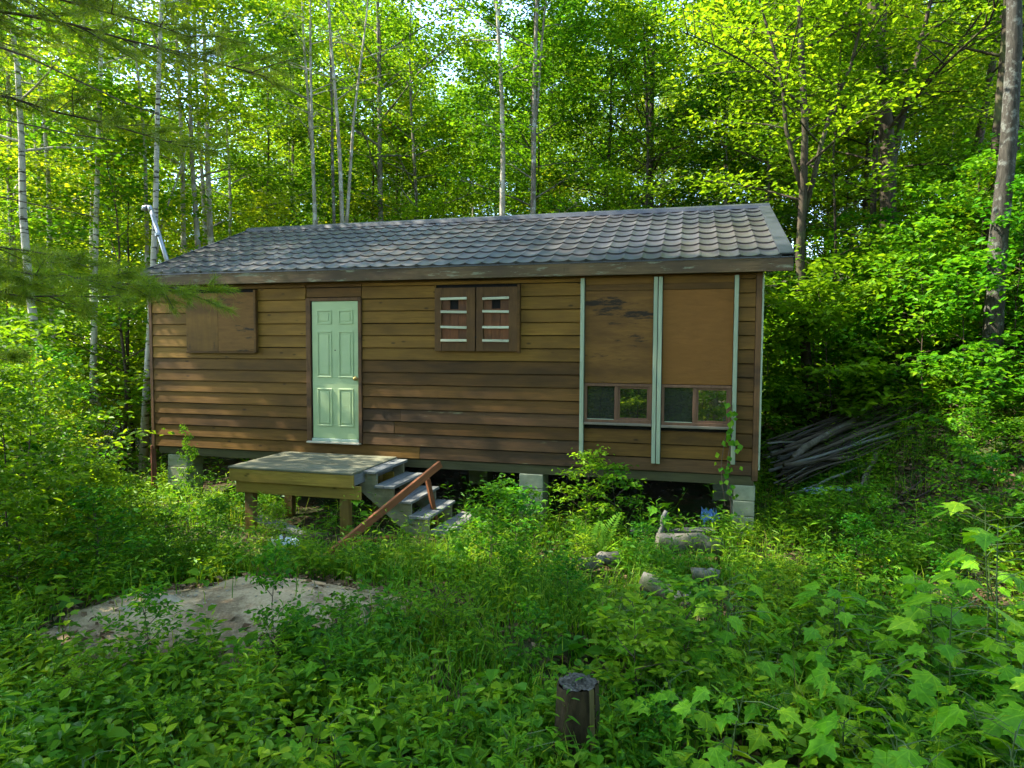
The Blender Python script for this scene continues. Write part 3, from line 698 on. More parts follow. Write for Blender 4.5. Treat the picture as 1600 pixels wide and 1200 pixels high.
for (x0, x1, z0) in ((6.898, 6.948, 0.985), (7.838, 7.887, 0.965), (7.897, 7.946, 0.962), (8.818, 8.866, 1.00)):
    MB().box(x0, x1, -0.062, 0.028, z0, ZW - 0.08, 0.003).build('trim_strip', M['mint'], cabin)
# --- roof
roof = obj('roof', None, parent=cabin)
EY, EZ, RY, RZ = -0.125, 3.560, 2.684, 4.702
XL, XR = -0.075, LW + 0.316
SLL = math.hypot(RY - EY, RZ - EZ); PIT = math.atan2(RZ - EZ, RY - EY)
sdir = Vector((0, cos(PIT), sin(PIT))); sn = Vector((0, -sin(PIT), cos(PIT)))
def rp(x, s, n): # point on the front slope
    return (x, EY + sdir.y * s + sn.y * n, EZ + sdir.z * s + sn.z * n)
NC, NR = 40, 9
tw = (XR - 0.13 - XL) / NC; tl = SLL / NR
def tile_mb(NU=8):
    us = np.linspace(-0.5, 0.5, NU + 1)
    prof = 0.024 * np.abs(2 * us) ** 2.4
    V = []
    for s, n in ((-0.012, -0.004), (-0.012, 0.023), (tl * 0.45, 0.013), (tl * 1.03, 0.002)):
        for u, p_ in zip(us, prof):
            V.append((u * tw * 1.0, s, p_ + n))
    F = []
    for r_ in range(3):
        for c in range(NU):
            i = r_ * (NU + 1) + c; F.append((i, i + 1, i + NU + 2, i + NU + 1))
    return MB().add(V, F)
tile_me = tile_mb().mesh('tile'); tile_me.materials.append(M['roof'])
rotm = Matrix.Rotation(PIT, 4, 'X')
tiles = [(c, r_) for r_ in range(NR) for c in range(NC)]
def tile_dist(cr):
    x, y, z = rp(XL + (cr[0] + 0.5) * tw, cr[1] * tl, 0); X_, Y_, _ = c2w(x, y)
    return X_ * X_ + Y_ * Y_ + (z - CAM_Z) ** 2
tiles.sort(key=tile_dist)
rest = MB(); tv = np.array([v.co[:] for v in tile_me.vertices]); tf_ = np.array([p_.vertices[:] for p_ in tile_me.polygons])
for i, (c, r_) in enumerate(tiles):
    x = XL + (c + 0.5) * tw; pz = rp(x, r_ * tl, R.uniform(-0.001, 0.001))
    if i < 300:
        o = obj('tile', tile_me, None, roof, loc=pz, rot=(PIT + R.uniform(-0.006, 0.006), R.uniform(-0.006, 0.006), 0))
    else:
        v2 = tv.copy(); y_, z_ = v2[:, 1].copy(), v2[:, 2].copy()
        v2[:, 1] = y_ * cos(PIT) - z_ * sin(PIT); v2[:, 2] = y_ * sin(PIT) + z_ * cos(PIT); v2 += np.array(pz)
        rest.add(v2, tf_)
ro = rest.build('tile_field', M['roof'], roof, fix=False); ro['kind'] = 'stuff'
# deck under the tiles, rear slope, ridge, rake trims, fascia
b = MB()
P_ = [rp(XL, -0.01, -0.006), rp(XR, -0.01, -0.006), rp(XR, SLL, -0.006), rp(XL, SLL, -0.006), rp(XL, 0.0, -0.03), rp(XR, 0.0, -0.03), rp(XR, SLL, -0.03), rp(XL, SLL, -0.03)]
b.add(P_, [(0, 1, 2, 3), (7, 6, 5, 4), (0, 4, 5, 1), (2, 6, 7, 3), (1, 5, 6, 2), (0, 3, 7, 4)]).build('roof_deck', M['roof_edge'], roof)
b = MB(); yb = 2 * RY - EY
P_ = [(XL, RY, RZ), (XR, RY, RZ), (XR, yb, EZ), (XL, yb, EZ)]; P_ += [(a, y, z - 0.04) for a, y, z in P_]
b.add(P_, [(0, 1, 2, 3), (7, 6, 5, 4), (0, 4, 5, 1), (2, 6, 7, 3), (1, 5, 6, 2), (0, 3, 7, 4)]).build('rear_slope', M['roof'], roof)
b = MB(); cp = [(-0.13, -0.045), (-0.11, 0.012), (-0.03, 0.050), (0.03, 0.050), (0.11, 0.012), (0.13, -0.045)]
V = [(x, RY + y, RZ + z + 0.02) for x in (XL - 0.02, XR + 0.02) for y, z in cp]
b.add(V, [(i, i + 1, i + 7, i + 6) for i in range(5)]).build('ridge_cap', M['roof_edge'], roof, fix=False)
def rake(x0, x1, n0, n1, s0=-0.03, s1=None, name='rake_trim', mat='roof_edge'):
    s1 = SLL + 0.02 if s1 is None else s1
    P_ = [rp(x0, s0, n0), rp(x1, s0, n0), rp(x1, s1, n0), rp(x0, s1, n0), rp(x0, s0, n1), rp(x1, s0, n1), rp(x1, s1, n1), rp(x0, s1, n1)]
    return MB().add(P_, [(0, 3, 2, 1), (4, 5, 6, 7), (0, 1, 5, 4), (2, 3, 7, 6), (1, 2, 6, 5), (0, 4, 7, 3)]).build(name, M[mat], roof)
rake(XR - 0.125, XR + 0.012, 0.035, 0.055); rake(XR - 0.145, XR - 0.120, 0.0, 0.052); rake(XR + 0.013, XR + 0.022, -0.13, 0.056, name='barge_board')
rake(XL - 0.02, XL + 0.006, -0.1, 0.045)
MB().box(XL - 0.01, XR + 0.01, EY - 0.025, EY + 0.012, EZ - 0.175, EZ - 0.014, 0.004).build('fascia_board', M['fascia'], roof)
MB().box(XL, XR, EY + 0.013, 0.0, EZ - 0.115, EZ - 0.10).build('soffit', M['siding_dark'], roof)
MB().box(XL - 0.01, XR + 0.01, EY - 0.030, EY - 0.002, EZ - 0.013, EZ + 0.001).build('drip_edge', M['roof_edge'], roof)
# --- leaning flue pipe at the left gable
vp = obj('vent_pipe', None, parent=cabin)
bx, by, bz = -0.11, 0.66, 3.55
tp = (bx - 0.47, by + 0.05, bz + 1.22)
MB().tube([(bx, by, bz), ((bx + tp[0]) / 2, (by + tp[1]) / 2, (bz + tp[2]) / 2), tp], 0.036, 12).build('pipe', M['galv'], vp, smooth=True)
MB().tube([(tp[0] + 0.015, tp[1], tp[2] - 0.05), (tp[0] - 0.02, tp[1], tp[2] + 0.04), (tp[0] - 0.07, tp[1], tp[2] + 0.075), (tp[0] - 0.13, tp[1], tp[2] + 0.04), (tp[0] - 0.14, tp[1], tp[2] - 0.02)], [0.040, 0.040, 0.040, 0.040, 0.043], 12).build('elbow_cap', M['galv'], vp, smooth=True)
q = 0.62
MB().tube([(bx + (tp[0] - bx) * q - 0.004, by, bz + (tp[2] - bz) * q), (bx + (tp[0] - bx) * (q + .03), by, bz + (tp[2] - bz) * (q + .03))], 0.041, 12).build('collar', M['galv'], vp)
MB().box(bx - 0.09, bx + 0.13, by - 0.09, by + 0.09, bz + 0.02, bz + 0.10).build('bracket', M['roof_edge'], vp)

# ================================================================== deck, stairs, fallen rail
DZ = 0.885
deck = thing('wooden_deck', 'small square wooden landing with yellowish rim boards below the door', 'deck', c2w(2.48, -1.36), -TH)
DXW, DYW = 1.80, 1.31
nb = 9; bwid = DYW / nb
for k in range(nb):
    q = R.uniform(-0.006, 0.006)
    MB().box(-0.012 + q, DXW + q, k * bwid + 0.005, (k + 1) * bwid - 0.005, DZ - 0.030, DZ + R.uniform(-0.002, 0.002), 0.004).build('deck_board', M['deck_top'], deck)
MB().box(0.0, DXW - 0.004, 0.012, 0.050, DZ - 0.195, DZ - 0.033, 0.004).build('rim_board', M['deck_rim'], deck)
MB().box(0.07, DXW + 0.075, 0.052, 0.090, DZ - 0.345, DZ - 0.178, 0.004).build('lower_beam', M['deck_rim'], deck)
MB().box(DXW - 0.042, DXW - 0.004, 0.0515, DYW - 0.02, DZ - 0.17, DZ - 0.033, 0.004).build('rim_board', M['tread'], deck)
MB().box(0.0, 0.038, 0.0515, DYW - 0.02, DZ - 0.17, DZ - 0.033, 0.004).build('rim_board', M['deck_rim'], deck)
MB().box(0.07, DXW + 0.03, 1.10, 1.14, DZ - 0.345, DZ - 0.178, 0.004).build('lower_beam', M['deck_rim'], deck)
for x in (0.17, 1.56):
    for y in (0.092, 0.98):
        MB().box(x, x + 0.125, y, y + 0.10, -0.15, DZ - 0.18, 0.005).build('leg', M['deck_leg'], deck)
st = thing('stairs', 'weathered grey wooden steps descending sideways from the landing', 'stairs', c2w(4.20, -1.08), -TH)
TR = [(0.0, 0.865), (0.235, 0.685), (0.475, 0.505), (0.715, 0.325)]
for x, z in TR:
    for q, (y0, y1) in enumerate(((0, 0), )):
        MB().box(x - 0.01, x + 0.125, 0.0, 0.98, z - 0.036, z, 0.004).build('tread', M['tread'], st)
        MB().box(x + 0.129, x + 0.262, R.uniform(-.01, .01), 0.98, z - 0.036, z - 0.002, 0.004).build('tread', M['tread'], st)
o = MB().box(0.0, 0.25, -0.55, 0.45, -0.03, 0.03, 0.006).build('bottom_step', M['old_wood'], st, loc=(1.0, 0.62, 0.115), rot=(0.02, 0.06, -0.1))
for y in (0.05, 0.88):
    poly = []
    for x, z in TR: poly += [(x, z - 0.037), (x + 0.235, z - 0.037)]
    poly = [(0.0, TR[0][1] - 0.037)]
    for i, (x, z) in enumerate(TR):
        poly += [(x + 0.238, z - 0.037)]
        if i < 3: poly += [(x + 0.238, TR[i + 1][1] - 0.037)]
    poly += [(0.953, 0.02), (0.75, 0.02), (0.0, 0.60)]
    n = len(poly); bm = bmesh.new()
    vs = [bm.verts.new((x, y, z)) for x, z in poly]; f = bm.faces.new(vs)
    r_ = bmesh.ops.extrude_face_region(bm, geom=[f]); bmesh.ops.translate(bm, vec=(0, 0.04, 0), verts=[v for v in r_['geom'] if isinstance(v, bmesh.types.BMVert)])
    bmesh.ops.recalc_face_normals(bm, faces=bm.faces); me = bpy.data.meshes.new('stringer'); bm.to_mesh(me); bm.free(); obj('stringer', me, M['stringer'], st)
def beam_between(name, p0, p1, w_, h_, mat, parent=None, bev=0.005, roll=0.0):
    p0 = Vector(p0); p1 = Vector(p1); d = p1 - p0; L = d.length
    o = MB().box(0, L, -w_ / 2, w_ / 2, -h_ / 2, h_ / 2, bev).build(name, mat, parent)
    q = d.to_track_quat('X', 'Z'); o.rotation_mode = 'QUATERNION'; o.rotation_quaternion = q @ Vector((1, 0, 0)).rotation_difference(Vector((1, 0, 0))); o.location = p0
    return o
fr = thing('broken_handrail', 'red-brown broken handrail with one post leaning across the steps', 'handrail')
f0 = Vector((-2.14, 7.28, gzs(-2.14, 7.28) + 0.05)); f1 = Vector((-0.93, 8.62, 0.93))
beam_between('rail', f0, f1, 0.045, 0.095, M['rail'], fr)
beam_between('post', (-0.955, 8.68, -0.05), (-1.10, 8.60, 0.74), 0.085, 0.050, M['rail'], fr)
o = beam_between('wooden_board', (-1.98, 7.86, 0.07), (-1.45, 8.15, 0.10), 0.09, 0.04, M['rail']); tag(o, 'short red-brown board lying in the grass beside the handrail foot', 'board')
o = beam_between('weathered_plank', (-3.42, 8.78, 0.17), (-2.62, 8.35, 0.06), 0.17, 0.045, M['old_wood']); tag(o, 'pale weathered plank lying under the landing', 'plank')
o = beam_between('rough_log', (-3.0, 8.25, 0.03), (-2.3, 8.35, 0.05), 0.11, 0.09, M['pole'], bev=0.03); tag(o, 'dark half-rotten timber lying in front of the landing', 'timber')

# ================================================================== stump, logs, scraps
def crumple(name, loc, s, mat, seed, label, cat):
    g = np.random.default_rng(seed); n = 12; X, Y = np.meshgrid(np.linspace(-1, 1, n), np.linspace(-1, 1, n))
    Z = 0.35 * np.exp(-(X ** 2 + Y ** 2)) + g.normal(0, 0.16, (n, n)) + 0.2
    X = X + g.normal(0, 0.08, (n, n)); Y = Y + g.normal(0, 0.08, (n, n))
    V = np.stack([X * s[0], Y * s[1], Z * s[2]], -1).reshape(-1, 3)
    i, j = np.meshgrid(np.arange(n - 1), np.arange(n - 1), indexing='ij'); i = i.ravel(); j = j.ravel()
    F = np.stack([i * n + j, i * n + j + 1, (i + 1) * n + j + 1, (i + 1) * n + j], 1)
    o = obj(name, mesh_np(name, V, F), mat, loc=loc); return tag(o, label, cat)
sx, sy = 0.40, 3.86
stp = thing('tree_stump', 'tall cut tree stump with a flat grey weathered top in the grass', 'stump', (sx, sy, gzs(sx, sy)))
n = 48; an = np.arange(n) * 2 * pi / n
prof = [(-0.1, 0.168), (0.0, 0.150), (0.06, 0.138), (0.13, 0.130), (0.2, 0.126), (0.28, 0.121), (0.35, 0.119), (0.42, 0.116), (0.47, 0.114), (0.492, 0.109)]
rad = 1 + 0.06 * np.sin(an * 2 + 1) + 0.03 * np.sin(an * 5) + 0.028 * np.sin(an * 11 + 2) + 0.02 * np.sin(an * 17) + rng.normal(0, 0.012, n)
V = np.concatenate([np.stack([np.cos(an) * r_ * (rad + rng.normal(0, 0.010, n)), np.sin(an) * r_ * (rad + rng.normal(0, 0.010, n)), np.full(n, z) + (rng.normal(0, 0.007, n) if k == len(prof) - 1 else 0)], 1) for k, (z, r_) in enumerate(prof)])
F = [(k * n + j, k * n + (j + 1) % n, (k + 1) * n + (j + 1) % n, (k + 1) * n + j) for k in range(len(prof) - 1) for j in range(n)]
def is_bare(f):
    c = V[list(f)].mean(0); a = math.atan2(c[1], c[0]); return -1.10 < a < -0.60
Fb = [f for f in F if is_bare(f)]; Fk = [f for f in F if not is_bare(f)]
obj('bark', mesh_np('bark', V * np.array([1.03, 1.03, 1]), np.array(Fk), True), M['stump_bark'], stp)
obj('bare_wood', mesh_np('bare_wood', V * np.array([0.985, 0.985, 1]), np.array(Fb), True), M['stump_bare'], stp)
rings = [0.110, 0.085, 0.055, 0.028]; Vc = [np.stack([np.cos(an) * r_ * rad, np.sin(an) * r_ * rad, 0.497 + rng.normal(0, 0.006, n)], 1) for r_ in rings] + [np.array([[0, 0, 0.492]])]
Vc = np.concatenate(Vc); F4 = [(k * n + j, k * n + (j + 1) % n, (k + 1) * n + (j + 1) % n, (k + 1) * n + j) for k in range(3) for j in range(n)]; F3 = [(3 * n + j, 3 * n + (j + 1) % n, 4 * n) for j in range(n)]
obj('cut_face', mesh_np('cut_face', Vc, [np.array(F3), np.array(F4)]), M['stump_cut'], stp)
def log(name, p0, p1, r, mat, label, cat='log', k=6, group=None):
    p0 = np.array(p0, float); p1 = np.array(p1, float); t = np.linspace(0, 1, k)[:, None]
    P = p0 + (p1 - p0) * t + rng.normal(0, max(r * 0.18, 0.014), (k, 3)); c = P[0].copy(); P = P - c
    rr_ = r * (1 + rng.normal(0, 0.07, k)) * np.linspace(1.0, 0.85, k)
    o = MB().tube(P, rr_, 9, jit=0.06).build(name, mat, smooth=True, loc=c); return tag(o, label, cat, group)
log('fallen_log', (0.72, 6.86, 0.15), (1.15, 7.10, 0.19), 0.085, M['log_grey'], 'short grey log lying in the grass below the middle pier')
log('fallen_log', (1.27, 6.32, 0.20), (1.78, 5.86, 0.13), 0.090, M['log_grey'], 'grey mossy log lying slantwise in the grass between stump and right pier')
log('fallen_log', (1.72, 7.62, 0.20), (2.45, 7.52, 0.20), 0.115, M['log_grey'], 'pale broken log lying crosswise in the grass before the right pier')
log('fallen_log', (1.85, 6.72, 0.12), (2.12, 6.66, 0.14), 0.075, M['log_grey'], 'small grey log end half sunk in the grass')
log('broken_branch', (1.72, 7.9, 0.02), (1.88, 7.95, 0.48), 0.028, M['pole_pale'], 'pale broken branch sticking up beside the crosswise log', 'branch')
o = beam_between('weathered_plank', (1.5, 8.25, 0.16), (2.5, 8.05, 0.22), 0.15, 0.04, M['pole_pale']); tag(o, 'grey plank lying in the weeds in front of the dark crawl space', 'plank')
crumple('plastic_scrap', (2.60, 8.62, 0.16), (0.10, 0.10, 0.28), M['blue_plastic'], 3, 'crumpled blue plastic scrap near the right pier', 'plastic scrap')  # crumpled sheet standing for a scrap of blue plastic
crumple('plastic_bag', (-2.66, 7.62, 0.06), (0.16, 0.12, 0.26), M['white_plastic'], 4, 'pale crumpled plastic bag in the grass before the landing', 'plastic bag')
crumple('tarpaulin', (4.70, 9.62, gzs(4.7, 9.62) + 0.06), (0.36, 0.12, 0.14), M['tarp'], 6, 'folded pale blue tarpaulin below the pole stack', 'tarpaulin')
def rock(loc, s, seed, label):
    g = np.random.default_rng(seed); bm = bmesh.new(); bmesh.ops.create_icosphere(bm, subdivisions=2, radius=1)
    for v in bm.verts:
        v.co *= 1 + g.normal(0, 0.10); v.co = Vector((v.co.x * s[0], v.co.y * s[1], v.co.z * s[2]))
    me = bpy.data.meshes.new('rock'); bm.to_mesh(me); bm.free(); o = obj('rock', me, M['block_stone'], loc=loc); return tag(o, label, 'rock')
rock((-2.92, 5.48, gzs(-2.92, 5.48) + 0.02), (0.14, 0.10, 0.07), 1, 'pale flat stone half buried in the sandy mound')
rock((-3.15, 5.33, gzs(-3.15, 5.33) + 0.02), (0.07, 0.05, 0.035), 2, 'small stone at the sunny left foot of the mound')
rock((-1.9, 5.0, gzs(-1.9, 5.0) + 0.01), (0.06, 0.05, 0.03), 3, 'small grey stone at the front foot of the mound')
# --- stack of cut poles beside the cabin
PG = 'cut poles stacked on the bank beside the cabin'
for k in range(64):
    pale = R.random() < 0.34
    yy = 9.55 + R.random() * 1.6; z_in = R.random()
    x0 = 3.62 + 0.27 * (yy - 8.9) + R.uniform(0.0, 0.35); L = R.uniform(1.2, 3.0)
    x1 = x0 + L * 0.95; y1 = yy + L * R.uniform(0.10, 0.30)
    zs_ = 0.28 + 0.34 * (yy - 9.55) / 1.6 + 0.40 * z_in; ze_ = max(zs_ + L * R.uniform(0.05, 0.13), gzs(x1, y1) + 0.03)
    r = R.choice([0.010, 0.013, 0.016, 0.020, 0.025, 0.034])
    log('cut_pole', (x0, yy, zs_), (x1, y1, ze_), r, M['pole_pale'] if pale else M['pole'],
        'pale barkless pole in the stack beside the cabin' if pale else 'dark bark-covered pole in the stack beside the cabin', 'pole', 7, PG)
log('fallen_log', (4.3, 10.2, 0.78), (6.7, 11.5, gzs(6.7, 11.5) + 0.06), 0.055, M['bark_grey'], 'thick grey fallen trunk running up the bank over the pole stack', 'log', 9)
log('short_log', (4.95, 9.35, gzs(4.95, 9.35) + 0.05), (5.5, 9.9, gzs(5.5, 9.9) + 0.10), 0.05, M['bark_grey'], 'short mossy log pointing up the bank below the pole stack')

# ================================================================== trees
def px(x, D): return (x - 800) / 1037.9 * D
def at(x, D): # ground point in picture column x at distance D
    X = px(x, D); return (X, D, gzs(X, D))
K = dict
SPECIAL = [
 # name, column, distance, label, bark, leaf, params
 ('forest_tree', 1556, 9.6, 'large mottled grey trunk rising at the far right edge of the picture', 'bark_mottled', 'leaf_maple', K(H=13, r0=0.135, base=6.5, spread=2.6, nl=12, lean=(-0.30, 0.1), wander=0.34, stems=[(0.62, 0.9, 0.4, 0.9, 0.7)], top_r=0.35)),
 ('forest_tree', 1532, 11.6, 'dark straight trunk just behind the large mottled trunk on the right', 'bark_dark', 'leaf_maple', K(H=14, r0=0.13, base=5.0, spread=2.4, nl=14, lean=(0.6, 0.3))),
 ('forest_tree', 1388, 14.0, 'thick dark forked tree on the slope right of the cabin', 'bark_dark', 'leaf_maple', K(H=15, r0=0.20, base=4.6, spread=3.2, nl=26, lean=(-0.5, 0.3), wander=0.4, stems=[(0.26, 1.6, 0.6, 0.6, 0.5), (0.42, -0.9, 0.3, 0.8, 0.7)], top_r=0.25)),
 ('forest_tree', 1266, 12.6, 'dark branching tree standing just right of the cabin roof', 'bark_dark', 'leaf_maple', K(H=11.5, r0=0.115, base=3.9, spread=2.6, nl=24, lean=(-0.2, 0.4), wander=0.5, stems=[(0.36, 1.4, 0.4, 0.75, 0.7), (0.40, -1.2, 0.5, 0.7, 0.7)], top_r=0.2)),
 ('forest_tree', 1462, 16.0, 'dark leaning trunk between the forked tree and the mottled trunk', 'bark_dark', 'leaf_yellow', K(H=14, r0=0.14, base=5.5, spread=2.6, nl=18, lean=(2.3, 0.5), wander=0.35)),
 ('forest_tree', 1590, 14.5, 'slim dark trunk at the right border behind the mottled trunk', 'bark_dark', 'leaf_yellow', K(H=13, r0=0.10, base=5, spread=2.4, nl=16, lean=(-0.5, 0.2))),
 ('forest_tree', 789, 16.8, 'pale slim trunk with patchy bark behind the middle of the roof', 'bark_pale', 'leaf_yellow', K(H=14.5, r0=0.115, base=9.0, spread=2.2, nl=14, lean=(-0.25, 0.1), wander=0.22, stems=[(0.72, 0.7, 0.2, 0.95, 0.7), (0.72, -0.8, 0.1, 0.9, 0.55)])),
 ('forest_tree', 827, 16.4, 'grey twin-stemmed trunk rising just right of the pale patchy trunk', 'bark_grey', 'leaf_maple', K(H=15, r0=0.105, base=8.5, spread=2.2, nl=14, lean=(0.1, 0.1), wander=0.15, stems=[(0.50, 0.65, 0.2, 0.95, 0.75)])),
 ('forest_tree', 1007, 18.5, 'slim dark upright tree behind the roof right of centre', 'bark_dark', 'leaf_maple', K(H=11, r0=0.095, base=5.2, spread=2.4, nl=20, wander=0.2, lean=(-0.1, 0))),
 ('forest_tree', 944, 20.0, 'short dark trunk low behind the roof beside the slim dark tree', 'bark_dark', 'leaf_maple', K(H=12, r0=0.12, base=5.0, spread=2.8, nl=24, wander=0.3)),
 ('bare_tree', 484, 17.0, 'leftmost of four slender bare pale trunks behind the roof', 'bark_pale', 'leaf_yellow', K(H=15, r0=0.078, base=8.0, spread=1.5, nl=16, lps=3, lean=(0.1, 0.1), wander=0.25, sparse=0.25)),
 ('bare_tree', 510, 17.6, 'second slender bare pale trunk behind the roof', 'bark_pale', 'leaf_yellow', K(H=15, r0=0.078, base=7.6, spread=1.6, nl=16, lps=3, lean=(-0.6, 0.1), wander=0.2, sparse=0.25)),
 ('bare_tree', 529, 18.2, 'third slender bare trunk behind the roof, beside the forked one', 'bark_grey', 'leaf_yellow', K(H=15, r0=0.075, base=8.2, spread=1.5, nl=16, lps=3, lean=(-0.2, 0.1), wander=0.15, sparse=0.3)),
 ('bare_tree', 546, 16.8, 'slender bare trunk forked like a wishbone behind the roof', 'bark_pale', 'leaf_yellow', K(H=14.5, r0=0.088, base=8.2, spread=1.5, nl=18, lps=3, lean=(-0.45, 0.1), wander=0.2, sparse=0.25, stems=[(0.33, 0.9, 0.1, 0.9, 0.85)])),
 ('forest_tree', 297, 16.5, 'pale tan trunk left of the close pair behind the roof end', 'bark_pale', 'leaf_yellow', K(H=13.5, r0=0.10, base=6.8, spread=2.2, nl=14, wander=0.25, lean=(-0.3, 0))),
 ('forest_tree', 324, 16.0, 'left trunk of a close pale pair behind the roof left end', 'bark_pale', 'leaf_yellow', K(H=14, r0=0.10, base=6.6, spread=2.2, nl=14, wander=0.2, lean=(-0.55, 0))),
 ('forest_tree', 337, 16.6, 'right trunk of a close pale pair behind the roof left end', 'bark_pale', 'leaf_maple', K(H=14.5, r0=0.12, base=7.2, spread=2.2, nl=14, wander=0.2, lean=(-0.1, 0))),
 ('forest_tree', 357, 19.0, 'thin pale trunk right of the close pair behind the roof', 'bark_pale', 'leaf_maple', K(H=13, r0=0.08, base=6.8, spread=2.2, nl=16, wander=0.25)),
 ('forest_tree', 240, 15.0, 'pale forked trunk directly behind the flue pipe', 'bark_pale', 'leaf_yellow', K(H=12, r0=0.075, base=6.4, spread=2.0, nl=14, wander=0.25, lean=(-0.2, 0), stems=[(0.34, 1.0, 0.1, 0.5, 0.7)])),
 ('birch_tree', 218, 13.2, 'white birch standing right beside the left corner of the cabin', 'bark_birch', 'leaf_yellow', K(H=18, r0=0.074, base=8.5, spread=3.0, nl=20, lean=(0.9, 0.2), wander=0.3)),  # crown above the frame shaped tall and broad to dapple the roof
 ('birch_tree', 136, 14.2, 'middle white birch with its top hidden by pine needles', 'bark_birch', 'leaf_yellow', K(H=18, r0=0.074, base=8.0, spread=3.0, nl=20, lean=(0.7, 0.2), wander=0.35)),  # unseen crown likewise raised and widened to shade the roof
 ('birch_tree', 154, 15.6, 'thin white birch just right of the middle birch', 'bark_birch', 'leaf_maple', K(H=16, r0=0.066, base=7.5, spread=2.6, nl=18, lean=(-0.5, 0.2), wander=0.3)),
 ('birch_tree', 95, 14.6, 'slim white birch between the thick birch and the middle birch', 'bark_birch', 'leaf_yellow', K(H=12.5, r0=0.085, base=6.2, spread=2.0, nl=16, lean=(-0.5, 0.1), wander=0.25)),
 ('birch_tree', 74, 12.4, 'thick birch with peeling white bark in the thicket at the left edge', 'bark_birch', 'leaf_maple', K(H=13, r0=0.10, base=6.0, spread=2.4, nl=16, lean=(-1.0, 0.3), wander=0.3)),
 ('forest_tree', 20, 15.5, 'grey trunk at the far left edge behind the pine boughs', 'bark_grey', 'leaf_yellow', K(H=13, r0=0.10, base=5.0, spread=2.2, nl=18, wander=0.25)),
 ('forest_tree', 1120, 19.5, 'slender grey tree behind the right half of the roof', 'bark_grey', 'leaf_yellow', K(H=12.5, r0=0.08, base=5.4, spread=2.4, nl=20, wander=0.3)),
 ('forest_tree', 1182, 17.0, 'slim dark tree behind the right end of the roof', 'bark_dark', 'leaf_yellow', K(H=13, r0=0.085, base=5.2, spread=2.4, nl=20, wander=0.3, lean=(0.4, 0))),
 ('forest_tree', 650, 21.0, 'leafy maple filling the gap between the bare trunks and the pale trunk', 'bark_grey', 'leaf_maple', K(H=14, r0=0.10, base=4.0, spread=2.9, nl=30, wander=0.3)),
]
for i, (nm, x, D, lab, bk, lf, kw) in enumerate(SPECIAL):
    kw = dict(kw); kw.setdefault('lps', 12)
    me = tree_meshes('s%d' % i, seed=100 + i, **kw)
    place_tree(nm, me, M[bk], M[lf], at(x, D), 0, 1.0, lab, 'trees told apart by their trunks around the cabin')
VAR = {
 'A': tree_meshes('A', seed=1, H=13, r0=0.085, base=2.6, spread=2.7, nl=30, lps=20, leaf=0.122),
 'A2': tree_meshes('A2', seed=2, H=12, r0=0.08, base=3.2, spread=2.6, nl=28, lps=20, wander=0.4, leaf=0.122),
 'B': tree_meshes('B', seed=3, H=15.5, r0=0.11, base=4.8, spread=3.1, nl=32, lps=20, leaf=0.13, stems=[(0.4, 0.9, 0.5, 0.9, 0.7)]),
 'B2': tree_meshes('B2', seed=4, H=16.5, r0=0.12, base=6.0, spread=3.1, nl=30, lps=20, leaf=0.13),
 'C': tree_meshes('C', seed=5, H=7.5, r0=0.045, base=1.2, spread=1.9, nl=24, lps=13, leaf=0.11),
 'C2': tree_meshes('C2', seed=6, H=6.0, r0=0.038, base=0.9, spread=1.7, nl=22, lps=13, leaf=0.11, wander=0.35),
}
SAP = {
 'S1': tree_meshes('S1', seed=21, H=2.3, r0=0.014, base=0.35, spread=0.85, nl=16, twigs=4, sprays=2, lps=9, leaf=0.095, sp_sig=0.12, wander=0.15, up=0.35, sides=5),
 'S2': tree_meshes('S2', seed=22, H=1.7, r0=0.012, base=0.20, spread=0.75, nl=15, twigs=4, sprays=2, lps=9, leaf=0.085, sp_sig=0.11, wander=0.12, up=0.4, sides=5),
 'S3': tree_meshes('S3', seed=23, H=3.2, r0=0.018, base=0.6, spread=1.1, nl=18, twigs=5, sprays=2, lps=9, leaf=0.10, sp_sig=0.14, wander=0.2, up=0.25, sides=5),
 'S4': tree_meshes('S4', seed=24, H=1.2, r0=0.009, base=0.12, spread=0.55, nl=13, twigs=3, sprays=2, lps=8, leaf=0.075, sp_sig=0.09, wander=0.08, up=0.45, sides=5),
 'H1': tree_meshes('H1', seed=25, H=1.9, r0=0.013, base=0.35, spread=1.0, nl=13, twigs=5, sprays=2, lps=9, leaf=0.115, sp_sig=0.15, wander=0.2, up=0.12, aspect=0.7, flat=0.22, sides=5),
 'H2': tree_meshes('H2', seed=26, H=2.8, r0=0.018, base=0.5, spread=1.3, nl=16, twigs=5, sprays=2, lps=9, leaf=0.12, sp_sig=0.17, wander=0.25, up=0.10, aspect=0.7, flat=0.22, sides=5),
}
def scatter(n, x0, x1, y0, y1, mind, seed, ok=None):
    g = random.Random(seed); P = []; tries = 0
    while len(P) < n and tries < n * 60:
        tries += 1; x = g.uniform(x0, x1); y = g.uniform(y0, y1)
        if ok and not ok(x, y): continue
        if any((x - a) ** 2 + (y - b) ** 2 < mind * mind for a, b in P): continue
        P.append((x, y))
    return P
def cabin_local(x, y):
    dx, dy = x - CO.x, y - CO.y
    return dx * cos(TH) - dy * sin(TH), dx * sin(TH) + dy * cos(TH)
def seen(x, y, m=2.5): return y > 0 and abs(x) < 0.80 * y + m
LEAFS = ['leaf_yellow', 'leaf_maple', 'leaf_yellow', 'leaf_maple', 'leaf_dark']
BARKS = ['bark_grey', 'bark_dark', 'bark_pale', 'bark_grey', 'bark_dark']
_T = ['twenty', 'thirty']
_U = ['first', 'second', 'third', 'fourth', 'fifth', 'sixth', 'seventh', 'eighth', 'ninth']
